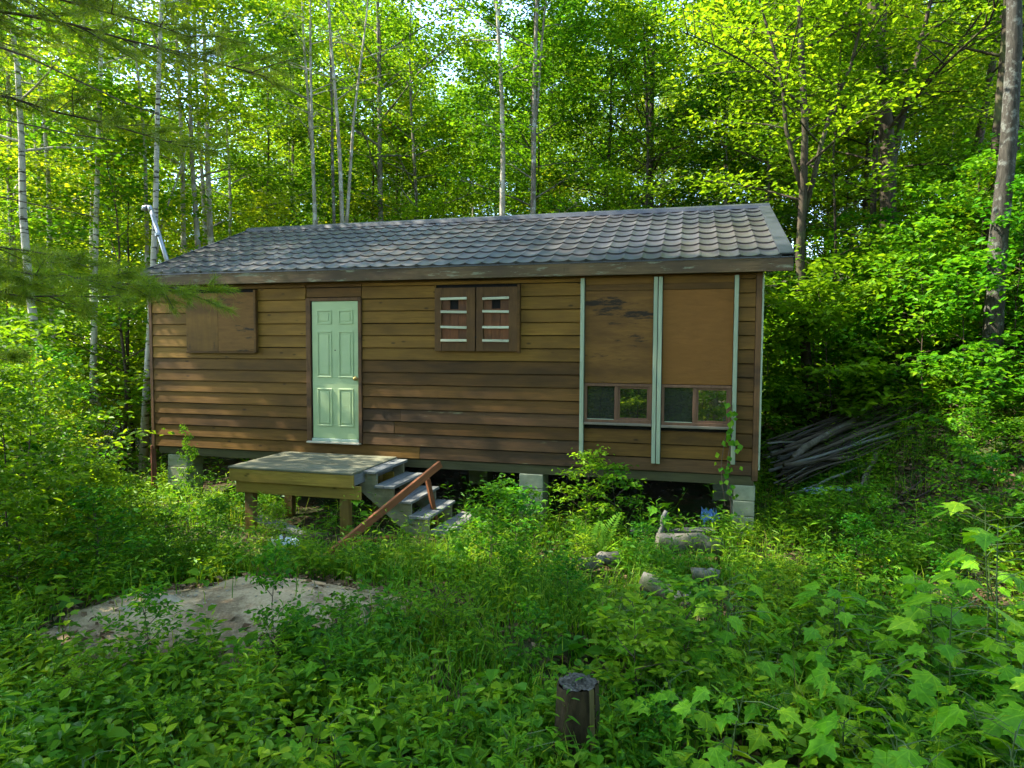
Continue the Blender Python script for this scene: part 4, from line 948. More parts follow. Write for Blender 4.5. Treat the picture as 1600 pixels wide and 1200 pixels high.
ORDN = _U + ['tenth', 'eleventh', 'twelfth', 'thirteenth', 'fourteenth', 'fifteenth', 'sixteenth', 'seventeenth', 'eighteenth', 'nineteenth', 'twentieth'] + ['twenty-' + u_ for u_ in _U] + ['thirtieth']
def put(keys, P, label, group, seed, smin=0.85, smax=1.15, leafs=LEAFS, barks=BARKS, name='forest_tree', zoff=0.0, rank=False):
    g = random.Random(seed); base_label = label
    if rank: P = sorted(P, key=lambda q: q[0] / q[1])
    for i_, (x, y) in enumerate(P):
        if rank: label = base_label + ', ' + ORDN[i_] + ' from the left'
        k = g.choice(keys); s = g.uniform(smin, smax); mm = VAR.get(k) or SAP.get(k)
        place_tree(name, mm, M[g.choice(barks)], M[g.choice(leafs)], (x, y, gzs(x, y) + zoff), g.uniform(0, 6.28), (s, s, s * g.uniform(0.92, 1.1)), label, group)
ORD = ['first', 'second', 'third', 'fourth', 'fifth', 'sixth', 'seventh', 'eighth', 'ninth', 'tenth', 'eleventh', 'twelfth', 'thirteenth', 'fourteenth', 'fifteenth', 'sixteenth', 'seventeenth', 'eighteenth', 'nineteenth', 'twentieth']
LW_ = {'leaf_yellow': 'yellow-green', 'leaf_maple': 'fresh green', 'leaf_dark': 'deep green'}
BW_ = {'bark_grey': 'grey-stemmed', 'bark_dark': 'dark-stemmed', 'bark_pale': 'pale-stemmed'}
ZONES = [(-999, 215, 'among the birches left of the cabin'), (215, 400, 'behind the left roof end'), (400, 620, 'behind the left half of the roof'), (620, 900, 'behind the roof middle'), (900, 1240, 'behind the right half of the roof'), (1240, 1420, 'right of the roof end'), (1420, 9999, 'near the right edge')]
def put_ranked(keys, P, noun, where, group, seed, smin=0.85, smax=1.15, leafs=LEAFS, barks=BARKS):
    """every tree gets a label of its own: leaf colour, bark, zone behind the cabin and, where those agree, its rank from the left"""
    g = random.Random(seed); items = []
    for (x, y) in P:
        k = g.choice(keys); sc = g.uniform(smin, smax); lf = g.choice(leafs); bk = g.choice(barks); col = 800 + 1037.9 * x / y
        zone = next(z for a_, b_, z in ZONES if a_ <= col < b_)
        items.append((col, x, y, k, sc, lf, bk, (LW_[lf] + ' ' + BW_[bk] + ' ' + noun, zone)))
    items.sort()
    cnt = {}
    for it in items: cnt[it[-1]] = cnt.get(it[-1], 0) + 1
    rk = {}
    for (col, x, y, k, sc, lf, bk, key) in items:
        i = rk.get(key, 0); rk[key] = i + 1
        lab = key[0] + ' ' + where + ' ' + key[1] if where else key[0] + ' ' + key[1]
        if cnt[key] > 1: lab += ', ' + ORD[min(i, 19)] + ' from left'
        place_tree('forest_tree', VAR.get(k) or SAP.get(k), M[bk], M[lf], (x, y, gzs(x, y)), g.uniform(0, 6.28), (sc, sc, sc * g.uniform(0.92, 1.1)), lab, group)
# wood behind the cabin
put_ranked(['A', 'A2', 'B', 'A'], scatter(38, -22, 24, 18.5, 28.5, 2.7, 1, lambda x, y: seen(x, y, 1.0)), 'tree', '', 'trees of the wood close behind the cabin', 31)
put(['A', 'A2', 'B', 'B2'], scatter(64, -44, 44, 29, 50, 3.7, 2, lambda x, y: seen(x, y)), 'tree deep in the wood far behind the cabin', 'trees filling the deep wood', 32, 0.95, 1.25)
put(['B', 'B2'], scatter(30, -46, 46, 40, 58, 3.8, 22, lambda x, y: seen(x, y)), 'tall tree at the far back of the wood behind the cabin', 'tall trees at the back of the wood', 52, 1.3, 1.6)
put_ranked(['C', 'C2'], scatter(30, -18, 20, 17, 27, 2.4, 3, lambda x, y: seen(x, y, 0)), 'low understorey tree', '', 'understorey trees behind the cabin', 33, 0.9, 1.3)
# left side, sunward
put_ranked(['C', 'C2'], scatter(7, -15, -8, 13, 19, 2.2, 14, lambda x, y: seen(x, y, 0) and x < -0.45 * y), 'low tree', '', 'understorey trees among the birches', 44, leafs=['leaf_yellow'])
put(['S3', 'H2', 'C2'], scatter(26, -16, -6.2, 13.5, 22, 1.3, 66, lambda x, y: seen(x, y, 0) and x < -0.40 * y), 'leafy sapling in the sunlit wood between the birches', 'saplings between the birches', 67, 0.9, 1.4, leafs=['leaf_yellow', 'leaf_maple'], barks=['bark_twig'], name='sapling')
put_ranked(['A', 'C'], scatter(7, 6.5, 15, 20, 30, 2.5, 68, lambda x, y: 0.38 * y < x < 0.62 * y), 'bushy tree', '', 'bushy trees right of the roof', 69, 0.9, 1.1, leafs=['leaf_maple', 'leaf_yellow'], barks=['bark_dark'])
# right bank
put_ranked(['A', 'A2', 'C', 'B'], scatter(7, 6.4, 16, 12.0, 19, 2.8, 5, lambda x, y: seen(x, y, 0) and x > 0.40 * y + 0.8), 'maple', 'on the wooded bank', 'trees on the right bank', 35, leafs=['leaf_maple', 'leaf_dark', 'leaf_yellow'], barks=['bark_dark', 'bark_grey'])
# woods around and behind the viewer; the listed trees are unseen, added for shade
SHADE_TREES = [(-8.8, 3.4), (-11.8, 3.9), (-5.6, 1.0), (-8.4, -0.6), (-0.4, -4.6), (6.6, 0.2), (2.0, -6.0), (-11.2, 6.9), (-13.8, 1.0), (-5.6, -4.5), (-9.5, 9.1), (-6.4, 4.2)]
put(['B2'], SHADE_TREES, 'tall unseen tree added beside the viewpoint for shade', 'unseen shade trees added beside the viewpoint', 47, 1.0, 1.15, leafs=['leaf_maple'])
put(['A', 'B', 'A2', 'C'], scatter(30, -24, 22, -26, -7, 3.2, 6) + scatter(5, 8, 18, -4, 7, 3.4, 8), 'tree of the wood behind the viewpoint', 'trees behind the viewpoint', 36)
put(['S3', 'H2', 'H1'], scatter(60, -9, 6, -9, -1.6, 0.8, 17), 'leafy sapling of the undergrowth behind the viewpoint', 'saplings behind the viewpoint', 48, 0.8, 1.2, leafs=['leaf_yellow', 'leaf_maple'], barks=['bark_twig'], name='sapling')
put(['C', 'C2'], scatter(16, -14, 12, -14, -5.5, 2.0, 16), 'low tree of the wood behind the viewpoint', 'low trees behind the viewpoint', 46)

# ------------------------------------------------------------------ thickets of saplings
def okL(x, y): return x < -0.74 * y + 2.6 + 0.0 and (x > -0.95 * y - 0.8) and not (-3.9 < x and y < 7.6)
put(['S1', 'S2', 'S3'], scatter(38, -12, -4.2, 5.2, 13.5, 0.6, 9, lambda x, y: -0.90 * y - 0.5 < x < -0.655 * y - 0.2), 'leafy sapling crowding the thicket left of the cabin', 'saplings of the left thicket', 37, 0.5, 0.9, leafs=['leaf_maple', 'leaf_yellow'], barks=['bark_twig'], name='sapling')
put(['S2', 'S4'], scatter(34, -6.2, -2.9, 4.6, 9.8, 0.42, 10, lambda x, y: -0.85 * y < x < -0.42 * y - 0.15 and (y < 7.0 or x < -0.58 * y) and ((x - MND[0]) / 1.75) ** 2 + ((y - MND[1] - 0.22 * (x - MND[0])) / 1.3) ** 2 > 1), 'low leafy bush between the left thicket and the sandy mound', 'low bushes left of the mound', 38, 0.4, 0.72, leafs=['leaf_shrub', 'leaf_maple'], barks=['bark_twig'], name='low_bush', rank=True)
put(['H1', 'H2', 'S3'], scatter(76, 4.6, 14, 9.2, 17, 0.72, 11, lambda x, y: x > (0.40 * y + 0.75 if y < 11.8 else 0.34 * y + 0.55) and x < 0.86 * y + 1 and not (x < 6.4 and y < 11.3)), 'flat-layered maple sapling covering the shaded bank right of the cabin', 'saplings covering the right bank', 39, 0.75, 1.15, leafs=['leaf_shrub', 'leaf_maple', 'leaf_shrub'], barks=['bark_twig'], name='sapling')
put(['H1', 'S4', 'S2'], scatter(20, 4.6, 8.2, 5.4, 9.0, 0.6, 12, lambda x, y: x > 0.60 * y + 0.6 and x < 0.86 * y + 0.6), 'low leafy bush at the foot of the right bank', 'low bushes at the foot of the right bank', 40, 0.5, 0.8, leafs=['leaf_shrub'], barks=['bark_twig'], name='low_bush', rank=True)

# ------------------------------------------------------------------ individual plants
def one(key, x, y, s, rz, leafm, label, name='shrub', cat='shrub'):
    return place_tree(name, SAP[key], M['bark_twig'], M[leafm], (x, y, gzs(x, y)), rz, s, label, None, cat)
one('S2', 0.98, 8.42, (0.62, 0.62, 0.68), 0.3, 'leaf_shrub', 'round-leaved green shrub growing up against the window wall')
one('S4', 1.30, 8.35, 0.85, 2.0, 'leaf_shrub', 'low dark green shrub beside the round-leaved one at the crawl space')
one('S4', 0.22, 8.62, 0.5, 4.0, 'leaf_shrub', 'small leafy shrub in front of the middle pier')
one('S2', -0.20, 6.55, (0.55, 0.55, 0.60), 1.2, 'leaf_shrub', 'dark-stemmed bushy plant standing in the grass right of the mound')
one('S4', 0.02, 6.85, 0.80, 2.6, 'leaf_shrub', 'small dark bush just behind the dark-stemmed plant')
one('S4', 0.85, 4.35, (0.85, 0.85, 0.62), 0.9, 'leaf_maple', 'bright green fine-leaved bush right behind the stump')
one('S4', 1.25, 4.75, (0.9, 0.9, 0.6), 3.3, 'leaf_herb', 'second fine-leaved bush farther behind the stump')
one('S4', -1.75, 4.82, (0.5, 0.5, 0.75), 0.4, 'leaf_shrub', 'thin upright seedling on the front of the sandy mound', 'seedling', 'seedling')
one('S4', -1.22, 4.75, 0.48, 1.4, 'leaf_maple', 'leafy seedling at the right foot of the sandy mound', 'seedling', 'seedling')
one('S4', -2.55, 4.55, 0.55, 2.4, 'leaf_shrub', 'leafy seedling before the left part of the mound', 'seedling', 'seedling')
one('S1', -4.45, 9.05, (0.22, 0.22, 0.55), 1.0, 'leaf_shrub', 'thin tall sapling in front of the boarded window wall', 'sapling', 'sapling')
one('S3', -5.9, 8.3, (0.6, 0.6, 0.72), 2.0, 'leaf_shrub', 'tall dark-stemmed sapling at the left corner of the cabin', 'sapling', 'sapling')
one('S1', 3.75, 7.7, (0.6, 0.6, 0.34), 2.0, 'leaf_maple', 'sunlit pale green bush beside the right pier')
one('S2', 4.35, 8.15, (0.6, 0.6, 0.38), 0.5, 'leaf_shrub', 'green bush between the right pier and the pole stack')

put(['S4', 'S2'], scatter(26, -3.6, 4.4, 3.4, 7.6, 0.62, 60, lambda x, y: abs(x) < 0.74 * y and ((x - MND[0]) / 1.6) ** 2 + ((y - MND[1] - 0.22 * (x - MND[0])) / 1.15) ** 2 > 1 and math.hypot(x - 0.4, y - 3.86) > 0.45), 'small leafy bush scattered in the weeds of the clearing', 'small bushes in the clearing', 61, 0.22, 0.45, leafs=['leaf_shrub', 'leaf_maple', 'leaf_shrub'], barks=['bark_twig'], name='low_bush', rank=True)

# --- maple leaves as separate pieces
def maple_leaf_mesh(name, seed, S_=1.0):
    g = np.random.default_rng(seed)
    half = [(0.0, 0.0), (0.16, -0.06), (0.30, -0.02), (0.26, 0.10), (0.50, 0.16), (0.62, 0.30), (0.44, 0.34), (0.34, 0.44), (0.38, 0.62), (0.22, 0.58), (0.15, 0.74), (0.0, 1.0)]
    pts = half + [(-x, y) for x, y in half[-2:0:-1]]
    P = np.array([(x * S_, y * S_, 0) for x, y in pts]) ; P[:, :2] *= 1 + g.normal(0, 0.025, (len(P), 1))
    c = np.array([[0, 0.36 * S_, 0]])
    def bend(Q):
        r2 = np.abs(Q[:, 0]); Q = Q.copy(); Q[:, 2] = 0.12 * r2 - 0.30 * np.clip(Q[:, 1], 0, 9) ** 2 / S_ - 0.35 * r2 ** 2 / S_ + 0.03 * S_ * np.sin(Q[:, 0] / S_ * 9 + seed); return Q
    V = bend(np.concatenate([P, c])); n = len(P)
    return mesh_np(name, V, np.array([(i, (i + 1) % n, n) for i in range(n)]))
ML = [maple_leaf_mesh('leaf', s) for s in range(4)]
for m_ in ML: m_.materials.append(M['leaf_big'])
def maple_sapling(x, y, H, nlv, size, seed, label, spread=0.30, leafm=None, z0=None, name='maple_sapling', group='young maples with large leaves'):
    g = np.random.default_rng(seed); zg = gzs(x, y) if z0 is None else z0
    t = thing(name, label, 'maple sapling', (x, y, zg), 0, group)
    mb = MB(); top = np.array([g.normal(0, 0.08), g.normal(0, 0.08), H])
    P = np.array([[0, 0, -0.05], top * 0.35 + [0.02, 0, 0], top * 0.7, top]); mb.tube(P, [0.008, 0.006, 0.005, 0.003], 5)
    for k in range(nlv):
        f = 0.40 + 0.60 * (k // 2 + 0.5) / max(1, (nlv + 1) // 2); az = (k % 2) * pi + (k // 2) * 1.65 + g.normal(0, 0.3) + seed
        b = top * min(1, f) if f < 1 else top
        pl = spread * g.uniform(0.35, 1.0) * (1.15 - 0.4 * f)
        e = b + np.array([cos(az) * pl, sin(az) * pl, pl * g.uniform(0.0, 0.35)])
        mb.tube([b, (b + e) / 2 + [0, 0, 0.02], e], [0.003, 0.0025, 0.002], 3, cap=False)
        s = size * g.uniform(0.65, 1.15)
        o = obj('leaf', ML[int(g.integers(4))], None, t, loc=e, scale=s)
        o.rotation_euler = (-g.uniform(0.05, 0.5), g.normal(0, 0.22), az - pi / 2 + g.normal(0, 0.35))
    mb.build('stem', M['stem_green'], t, fix=False)
    return t
for a in [
 (1.98, 3.28, 0.42, 14, 0.17, 1, 'young maple with large bright leaves at the lower right, nearest the stump', 0.40),
 (2.50, 3.25, 0.50, 14, 0.19, 2, 'young maple with broad leaves in the bottom right corner', 0.42),
 (2.15, 4.10, 0.55, 14, 0.155, 3, 'young maple with yellow-green star leaves in the lower right thicket', 0.42),
 (1.62, 4.75, 0.62, 10, 0.16, 4, 'young maple with a drooping top leaf behind the fine-leaved bushes', 0.36),
 (2.70, 4.00, 0.95, 18, 0.18, 5, 'tall young maple with hanging leaves near the right edge', 0.46),
 (3.25, 4.35, 1.25, 20, 0.18, 6, 'tallest young maple reaching up at the right edge', 0.50),
 (2.45, 4.85, 0.72, 14, 0.16, 7, 'young maple behind the yellow-green one in the right thicket', 0.42),
 (3.85, 5.25, 1.30, 16, 0.17, 8, 'young maple high on the right edge below the leaf-littered bank', 0.50),
 (0.92, 5.05, 0.50, 9, 0.15, 9, 'young maple with star leaves between the logs and the stump', 0.32),
 (1.92, 8.18, 0.52, 10, 0.19, 10, 'young maple with bright leaves before the dark crawl space', 0.28),
 (1.15, 3.42, 0.30, 10, 0.15, 11, 'broad-leaved seedling at the foot of the stump', 0.26),
 (-0.62, 6.35, 0.50, 6, 0.12, 12, 'little maple seedling with one pale leaf right of the mound', 0.2),
 (-2.15, 8.62, 0.45, 7, 0.15, 13, 'maple seedling beside the right leg of the landing', 0.22),
 (3.05, 3.55, 0.75, 16, 0.18, 14, 'young maple low at the right border', 0.45),
]: maple_sapling(*a[:7], spread=a[7])
for k, (x, y) in enumerate(sorted(scatter(22, 1.0, 4.3, 3.15, 5.6, 0.36, 71, lambda x, y: 0.22 * y < x < 0.80 * y and math.hypot(x - 0.4, y - 3.86) > 0.6), key=lambda q: q[0] / q[1])):
    maple_sapling(x, y, R.uniform(0.28, 0.62) + 0.12 * (x > 2.6), R.choice([10, 12, 14]), R.uniform(0.13, 0.18), 100 + k, 'young maple in the star-leaved growth at lower right, ' + ORDN[k] + ' from the left', spread=R.uniform(0.26, 0.42), group='young maples filling the lower right')
for k, (x, y) in enumerate(sorted(scatter(9, -3.1, 0.0, 3.15, 4.5, 0.45, 72, lambda x, y: x > -0.72 * y), key=lambda q: q[0] / q[1])):
    maple_sapling(x, y, R.uniform(0.22, 0.40), R.choice([7, 9]), R.uniform(0.09, 0.12), 140 + k, 'maple seedling in the weeds along the bottom left, ' + ORDN[k] + ' from the left', spread=R.uniform(0.2, 0.3), group='maple seedlings along the bottom left')
# --- fern by the grey log
fern = thing('fern', 'bright yellow-green fern fronds standing above the short grey log', 'fern', (1.0, 7.55, gzs(1.0, 7.55)))
for k, (az, L, tl_) in enumerate(((2.6, 0.60, 1.15), (0.5, 0.62, 1.2), (1.4, 0.5, 1.0), (3.6, 0.45, 0.9), (-0.6, 0.42, 0.9))):
    t = np.linspace(0, 1, 20); d = np.array([cos(az) * cos(tl_), sin(az) * cos(tl_), sin(tl_)])
    P = np.outer(t * L, d); P[:, 2] -= 0.10 * t ** 2 * L; P[:, 0] += 0.12 * t ** 2 * cos(az) * L
    sd_ = np.cross(d, [0, 0, 1]); sd_ /= np.linalg.norm(sd_); mb = MB().tube(P, np.linspace(0.004, 0.001, 20), 3, cap=False)
    for s in (-1, 1):
        q = P[3:]; n_ = len(q); D_ = unit(np.tile(sd_ * s, (n_, 1)) + d * 0.35); Nn = np.tile(np.cross(sd_, d), (n_, 1))
        V, F = leaf_quads(q, D_, Nn, 0.11 * np.sin(np.linspace(0.35, 3.0, n_)) * L / 0.5 + 0.01, 0.028, 0.1); mb.add(V, F)
    mb.build('frond', M['fern'], fern, fix=False)
# --- vine on the right trim strip
vine = thing('climbing_vine', 'green leafy vine climbing the right pale trim strip of the wall', 'vine', c2w(8.80, -0.10, 0.1), -TH)
t = np.linspace(0, 1, 14); VP = np.stack([0.03 * np.sin(t * 9), -0.02 + 0.02 * np.cos(t * 7), t * 1.65], 1)
mb = MB().tube(VP, np.linspace(0.008, 0.003, 14), 5).tube(VP[3:11] + [[-0.07, 0.01, 0]], 0.004, 4)
mb.build('stem', M['bark_twig'], vine, fix=False)
vl = MB(); V, F = leaf_quads(np.zeros((1, 3)), np.array([[0, -0.35, -0.93]]), np.array([[0, -0.9, 0.35]]), 1.0, 0.85, 0.12); vl.add(V, F); vine_leaf = vl.mesh('leaf'); vine_leaf.materials.append(M['leaf_shrub'])
for k in range(52):
    f = R.random() ** 0.9; i = f * 13; a = min(int(i), 12); q = VP[a] + (VP[a + 1] - VP[a]) * (i - a)
    obj('leaf', vine_leaf, None, vine, loc=(q[0] + R.gauss(-0.02, 0.075 if f < .75 else .03), q[1] - R.uniform(0, 0.06), q[2] + R.gauss(0, 0.04)), rot=(R.gauss(0, 0.35), R.gauss(0, 0.6), R.gauss(0, 0.5)), scale=R.uniform(0.055, 0.10))

# ------------------------------------------------------------------ pine whose boughs hang in from the left
pine = thing('pine_tree', 'white pine whose long needled boughs hang in from the upper left', 'pine tree', (-6.9, 5.6, gzs(-6.9, 5.6)))
MB().tube([(0, 0, -0.3), (0.05, 0, 3), (0, 0.1, 7), (0.05, 0, 12)], [0.20, 0.17, 0.13, 0.05], 10, jit=0.06).build('trunk', M['bark_grey'], pine, smooth=True, fix=False)
def bough(p0, p1, sag, ntw, seed, tl=0.7, start=0.30, ntuft=9, bare=False, hang=0.0, r0=0.022):
    g = np.random.default_rng(seed); o0 = np.array(pine.location)
    p0 = np.array(p0) - o0; p1 = np.array(p1) - o0; t = np.linspace(0, 1, 12)
    B = p0 + np.outer(t, p1 - p0); B[:, 2] -= sag * np.sin(t * pi) ; B += np.cumsum(g.normal(0, 0.02, (12, 3)), 0)
    bm_ = MB().tube(B, np.linspace(r0, 0.004, 12), 6); nm_ = MB(); d0 = unit(p1 - p0)
    PP = []; DD = []
    def tufts(q0, q1, n):
        for s in np.linspace(0.25, 1.0, n):
            PP.append(q0 + (q1 - q0) * s); DD.append(unit(q1 - q0))
    if not bare:
        for k in range(ntw):
            s = start + (1 - start) * (k + g.uniform(0, 1)) / ntw; i = s * 11; a = min(int(i), 10); q = B[a] + (B[a + 1] - B[a]) * (i - a)
            side = unit(np.cross(d0, [0, 0, 1])) * g.choice([-1, 1])
            d = unit(d0 * g.uniform(0.5, 1.1) + side * g.uniform(0.3, 1.0) + np.array([0, 0, g.normal(-hang, 0.22)])); L = tl * g.uniform(0.5, 1.1) * (1.2 - 0.6 * s)
            e = q + d * L; bm_.tube([q, (q + e) / 2 + g.normal(0, 0.02, 3), e], [0.006, 0.004, 0.002], 4, cap=False); tufts(q, e, ntuft)
            for _ in range(2):
                f = g.uniform(0.3, 0.8); qq = q + (e - q) * f; e2 = qq + unit(d + g.normal(0, 0.5, 3)) * L * 0.4; bm_.tube([qq, e2], [0.003, 0.0015], 3, cap=False); tufts(qq, e2, max(3, ntuft // 2))
        tufts(B[8], B[11], ntuft)
        PP = np.array(PP); DD = np.array(DD); nn = 24
        P = np.repeat(PP, nn, 0); D = np.repeat(DD, nn, 0)
        D = unit(D * g.uniform(0.35, 1.0, (len(P), 1)) + g.normal(0, 0.42, (len(P), 3))); L = g.uniform(0.07, 0.115, len(P))[:, None]
        sd_ = unit(np.cross(D, g.normal(0, 1, (len(P), 3)))) * 0.0017
        P = P + g.normal(0, 0.012, P.shape)
        V = np.stack([P - sd_, P + sd_, P + D * L - np.array([0, 0, 0.006])], 1).reshape(-1, 3)
        nm_.add(V, np.arange(len(V)).reshape(-1, 3))
    br = bm_.build('branch', M['bark_twig'], pine, fix=False, smooth=True)
    if not bare: nm_.build('needles', M['needle'], br, fix=False)
T_ = lambda z: (-6.9, 5.6, z)
def pp(x, y, D): return (px(x, D), D, CAM_Z + (543.3 - y) / 1037.9 * D)
bough(T_(3.25), pp(305, 462, 5.6), -0.02, 32, 1, 0.8, 0.45, 9)
bough(T_(3.0), pp(190, 482, 5.2), 0.02, 20, 2, 0.65, 0.4, 8)
bough(T_(3.9), pp(120, 415, 6.0), 0.05, 20, 3, 0.8, 0.35, 9)
bough(T_(3.0), pp(40, 560, 5.0), 0.0, 14, 4, 0.6, 0.35, 8)
bough(T_(5.3), pp(440, 118, 6.4), -0.25, 30, 5, 1.0, 0.30, 9)
bough(T_(5.8), pp(300, 60, 5.6), -0.15, 26, 6, 0.95, 0.30, 9)
bough(T_(4.9), pp(320, 215, 6.2), -0.10, 18, 7, 0.8, 0.45, 8)
bough(T_(6.2), pp(150, 10, 5.4), -0.1, 22, 8, 1.0, 0.25, 9)
bough(T_(5.9), pp(288, 204, 5.0), 0.02, 0, 9, bare=True, r0=0.020)
bough(T_(5.2), pp(215, 225, 5.2), 0.06, 0, 10, bare=True, r0=0.014)
bough(T_(4.5), pp(165, 333, 5.0), 0.10, 0, 11, bare=True, r0=0.014)
for k in range(14):   # the rest of the crown, outside the picture
    az = 1.2 + k * 0.42; z = 5.5 + 0.45 * k; L = 2.9 - 0.13 * k
    bough(T_(z), (-6.9 + cos(az) * L, 5.6 + sin(az) * L, z + 0.5), 0, 10, 30 + k, 0.9, 0.3, 6)

# ================================================================== ground cover
def plants(P, g, hmin, hmax, k, leaf, aspect, lean=0.25, upw=0.25, stem=True, jitter=0.02):
    """upright leafy herbs: k leaves spiralling up every stem"""
    n = len(P); h = g.uniform(hmin, hmax, n); ln = g.normal(0, lean, (n, 2)) * h[:, None]
    j = np.arange(k); t = 0.25 + 0.75 * (j + 0.5) / k
    base = P[:, None, :] + np.stack([ln[:, 0:1] * t ** 1.5, ln[:, 1:2] * t ** 1.5, h[:, None] * t], -1)
    az = g.uniform(0, 6.28, (n, 1)) + j * 2.4 + g.normal(0, 0.3, (n, k))
    D = unit(np.stack([np.cos(az), np.sin(az), g.normal(upw, 0.3, (n, k))], -1))
    Nn = unit(np.stack([g.normal(0, 0.25, (n, k)), g.normal(0, 0.25, (n, k)), np.ones((n, k))], -1))
    L = leaf * g.uniform(0.6, 1.3, (n, 1)) * g.uniform(0.75, 1.2, (n, k)) * (1.15 - 0.45 * t)
    base = base + D * jitter
    V, F = leaf_hex(base.reshape(-1, 3), D.reshape(-1, 3), Nn.reshape(-1, 3), L.ravel(), L.ravel() * aspect, 0.18, 0.18)
    mb = MB().add(V, F)
    if stem:
        top = P + np.stack([ln[:, 0], ln[:, 1], h], 1); a = g.uniform(0, 3.14, n); s = np.stack([np.cos(a), np.sin(a), np.zeros(n)], 1) * 0.0025
        V = np.stack([P - s, P + s, top + s * 0.4, top - s * 0.4], 1).reshape(-1, 3); mb.add(V, np.arange(n * 4).reshape(n, 4))
    return mb
def blades(P, g, hmin, hmax, wd=0.005):
    n = len(P); h = g.uniform(hmin, hmax, n); az = g.uniform(0, 6.28, n); b = g.uniform(0.15, 0.75, n) * h
    d = np.stack([np.cos(az), np.sin(az), np.zeros(n)], 1); s = np.stack([-np.sin(az), np.cos(az), np.zeros(n)], 1) * wd; z = np.array([0, 0, 1.0])
    m1 = P + d * (b * 0.30)[:, None] + z * (h * 0.6)[:, None]; tp_ = P + d * b[:, None] + z * (h * 0.92)[:, None]
    V = np.stack([P - s, P + s, m1 + s * 0.8, m1 - s * 0.8, tp_], 1).reshape(-1, 3); i = np.arange(n)[:, None] * 5
    return V, i + np.array([[0, 1, 2, 3]]), i + np.array([[3, 2, 4]])
def scat(n, x0, x1, y0, y1, g, patch=0.0, seed=0, mound=True, low=False):
    x = g.uniform(x0, x1, n); y = g.uniform(y0, y1, n); k = np.abs(x) < 0.82 * y + 0.8
    if mound:
        dx = x - MND[0]; dy = (y - MND[1]) - 0.22 * dx; q = (dx / 1.42) ** 2 + (dy / 0.95) ** 2
        k &= g.random(n) < np.clip((q + 0.25 * np.sin(x * 6.1) * np.sin(y * 7.3 + 1) - 0.55) * 1.15, 0.06, 1)
    cx, cyy = (x - CO.x) * cos(TH) - (y - CO.y) * sin(TH), (x - CO.x) * sin(TH) + (y - CO.y) * cos(TH)
    k &= ~((cx > 0.0) & (cx < 9.15) & (cyy > 0.10) & (cyy < 5.4))
    k &= ~((cx > 2.6) & (cx < 5.45) & (cyy > -1.25) & (cyy < 0.1) & (g.random(n) < 0.85))
    k &= ~((cx > 2.2) & (cx < 5.6) & (cyy > -2.1) & (cyy <= -1.25) & (g.random(n) < 0.72))
    k &= ~((np.hypot(x - 0.40, y - 3.86) < 0.19))
    for lx, ly, lr in ((0.93, 6.75, 0.33), (1.5, 5.9, 0.40), (2.05, 7.35, 0.42), (1.98, 6.5, 0.25)):
        k &= ~((np.hypot(x - lx, y - ly) < lr) & (g.random(n) < 0.8))
    k &= ~((((x - 6.2) / 1.5) ** 2 + ((y - 7.9) / 0.9) ** 2 < 1) & (g.random(n) < 0.75))
    if patch and patch > 0.55:   # the middle of the clearing is mostly grass
        k &= ~((((x - 0.5) / 1.5) ** 2 + ((y - 5.7) / 1.5) ** 2 < 1) & (g.random(n) < 0.6))
    if patch:
        f = np.sin(x * 2.1 + seed) * np.cos(y * 2.7 + seed * 1.3) + 0.6 * np.sin(x * 5.1 + y * 4.2 + seed); k &= g.random(n) < np.clip(0.5 + patch * f, 0.05, 1)
    x, y = x[k], y[k]; return np.stack([x, y, gz(x, y)], 1)
g = np.random.default_rng(77)
u = MB()
def join(a, b):
    for V in b.V: pass
    off = a.n; a.V += b.V; a.F3 += [f + off for f in b.F3]; a.F4 += [f + off for f in b.F4]; a.n += b.n
join(u, plants(scat(4300, -6, 6, 3.0, 7, g, 0.6, 1), g, 0.10, 0.42, 11, 0.092, 0.46))
join(u, plants(scat(2900, -5, 5, 3.0, 6, g, 0.7, 2), g, 0.06, 0.28, 7, 0.115, 0.75, upw=0.1))
join(u, plants(scat(7000, -8, 8, 6.5, 12, g, 0.5, 3), g, 0.12, 0.45, 11, 0.075, 0.36))
join(u, plants(scat(3500, -8, 8, 6.5, 12, g, 0.6, 4), g, 0.08, 0.30, 8, 0.085, 0.70, upw=0.1))
join(u, plants(scat(3000, -14, 14, 10, 19, g, 0.4, 5), g, 0.15, 0.5, 9, 0.12, 0.6, upw=0.1))
join(u, plants(scat(900, -5, -0.8, 3.2, 4.9, g, 0.4, 6), g, 0.20, 0.45, 12, 0.085, 0.62, upw=0.05))
join(u, plants(scat(1500, -5, 5, 3.0, 7, g, 0.8, 8), g, 0.30, 0.62, 15, 0.095, 0.20, upw=0.45))
join(u, plants(scat(1300, -7, 8, 6.5, 11, g, 0.8, 9), g, 0.35, 0.75, 15, 0.11, 0.20, upw=0.45))
join(u, plants(scat(420, -5, 5, 3.0, 5.2, g, 0.8, 10), g, 0.15, 0.40, 6, 0.125, 0.72, upw=0.0))
tag(u.build('undergrowth', M['leaf_herb'], fix=False), 'dense green leafy weeds covering the clearing around the cabin', 'weeds', kind='stuff')
gm = MB()
for (n_, a) in ((26000, (-6, 6, 3.0, 7.5)), (26000, (-8, 8, 7, 12)), (6000, (-3.6, -0.3, 6.4, 7.9)), (16000, (-1.2, 2.6, 4.0, 7.6))):
    V, F4, F3 = blades(scat(n_, *a, g, 0.5, 7), g, 0.10, 0.36, 0.0045); gm.addmix(V, F3, F4)
tag(gm.build('grass', M['grass'], fix=False), 'long thin green grass growing among the weeds', 'grass', kind='stuff')
lt = MB()
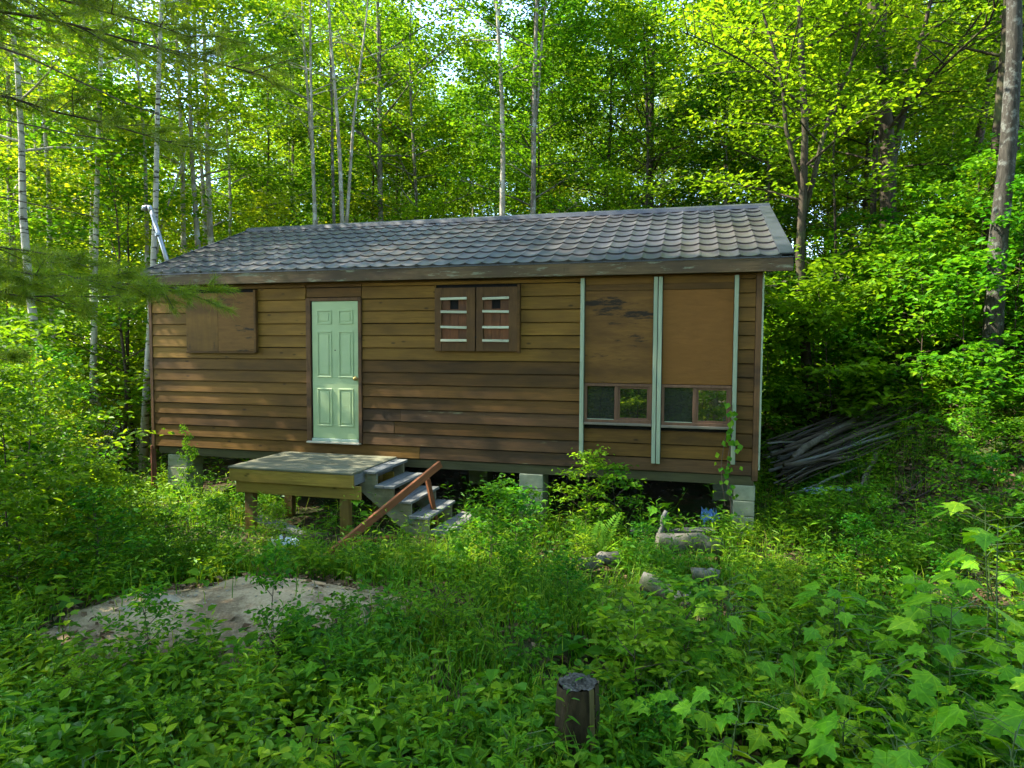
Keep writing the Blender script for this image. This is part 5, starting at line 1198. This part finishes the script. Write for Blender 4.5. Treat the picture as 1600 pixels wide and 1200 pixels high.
for (n_, a) in ((9000, (-6, 6, 3, 9)), (9000, (4.0, 9, 6, 12)), (5000, (-12, 12, 9, 20)), (700, (-3.8, -0.5, 4.4, 7.2))):
    x = g.uniform(a[0], a[1], n_); y = g.uniform(a[2], a[3], n_)
    kk = ((x - MND[0]) / 1.3) ** 2 + ((y - MND[1] - 0.22 * (x - MND[0])) / 0.85) ** 2 > g.uniform(0.2, 1.0, n_); x = x[kk]; y = y[kk]
    P = np.stack([x, y, gz(x, y) + g.uniform(0.012, 0.05, len(x))], 1)
    V, F = rand_leaves(P, g, 0.075, 0.6, 0.55, 0.0); lt.add(V, F)
tag(lt.build('leaf_litter', M['litter'], fix=False), 'dry brown leaf litter strewn on the ground and bank', 'leaf litter', kind='stuff')
V, F4, F3 = blades(scat(2600, -6, 7, 3.0, 9.5, g, 0.4, 12), g, 0.12, 0.42, 0.003); ds = MB().addmix(V, F3, F4)
tag(ds.build('dry_grass', M['litter'], fix=False), 'dry tan dead stalks standing among the green weeds', 'dry grass', kind='stuff')
pb = MB(); pbm = bmesh.new(); bmesh.ops.create_icosphere(pbm, subdivisions=1, radius=1); pv = np.array([v.co[:] for v in pbm.verts]); pf = np.array([[v.index for v in f.verts] for f in pbm.faces]); pbm.free()
for k in range(170):
    a = g.uniform(0, 6.28); q = g.uniform(0, 1) ** 0.5; x = MND[0] + 1.35 * q * cos(a); y = MND[1] + 0.22 * 1.35 * q * cos(a) + 0.88 * q * sin(a)
    pb.add(pv * (1 + g.normal(0, 0.15, (len(pv), 1))) * g.uniform(0.005, 0.016) * np.array([1.2, 1, 0.7]) + np.array([x, y, float(mound_z(np.array(x), np.array(y))) + 0.003]), pf)
tag(pb.build('pebbles', M['block_stone'], fix=False), 'small pebbles strewn over the sandy mound', 'pebbles', kind='stuff')
# a few dead sticks on the bank
for k in range(16):
    x = R.uniform(4.3, 7.0); y = R.uniform(6.6, 8.8); a = R.uniform(-0.5, 0.6); L = R.uniform(0.6, 1.5)
    log('dead_stick', (x, y, gzs(x, y) + 0.05), (x + L * cos(a), y + L * sin(a), gzs(x + L * cos(a), y + L * sin(a)) + R.uniform(0.04, 0.2)), R.uniform(0.007, 0.016), M['pole'], 'thin dead stick on the leaf-littered bank at the right', 'stick', 6, 'dead sticks on the right bank')
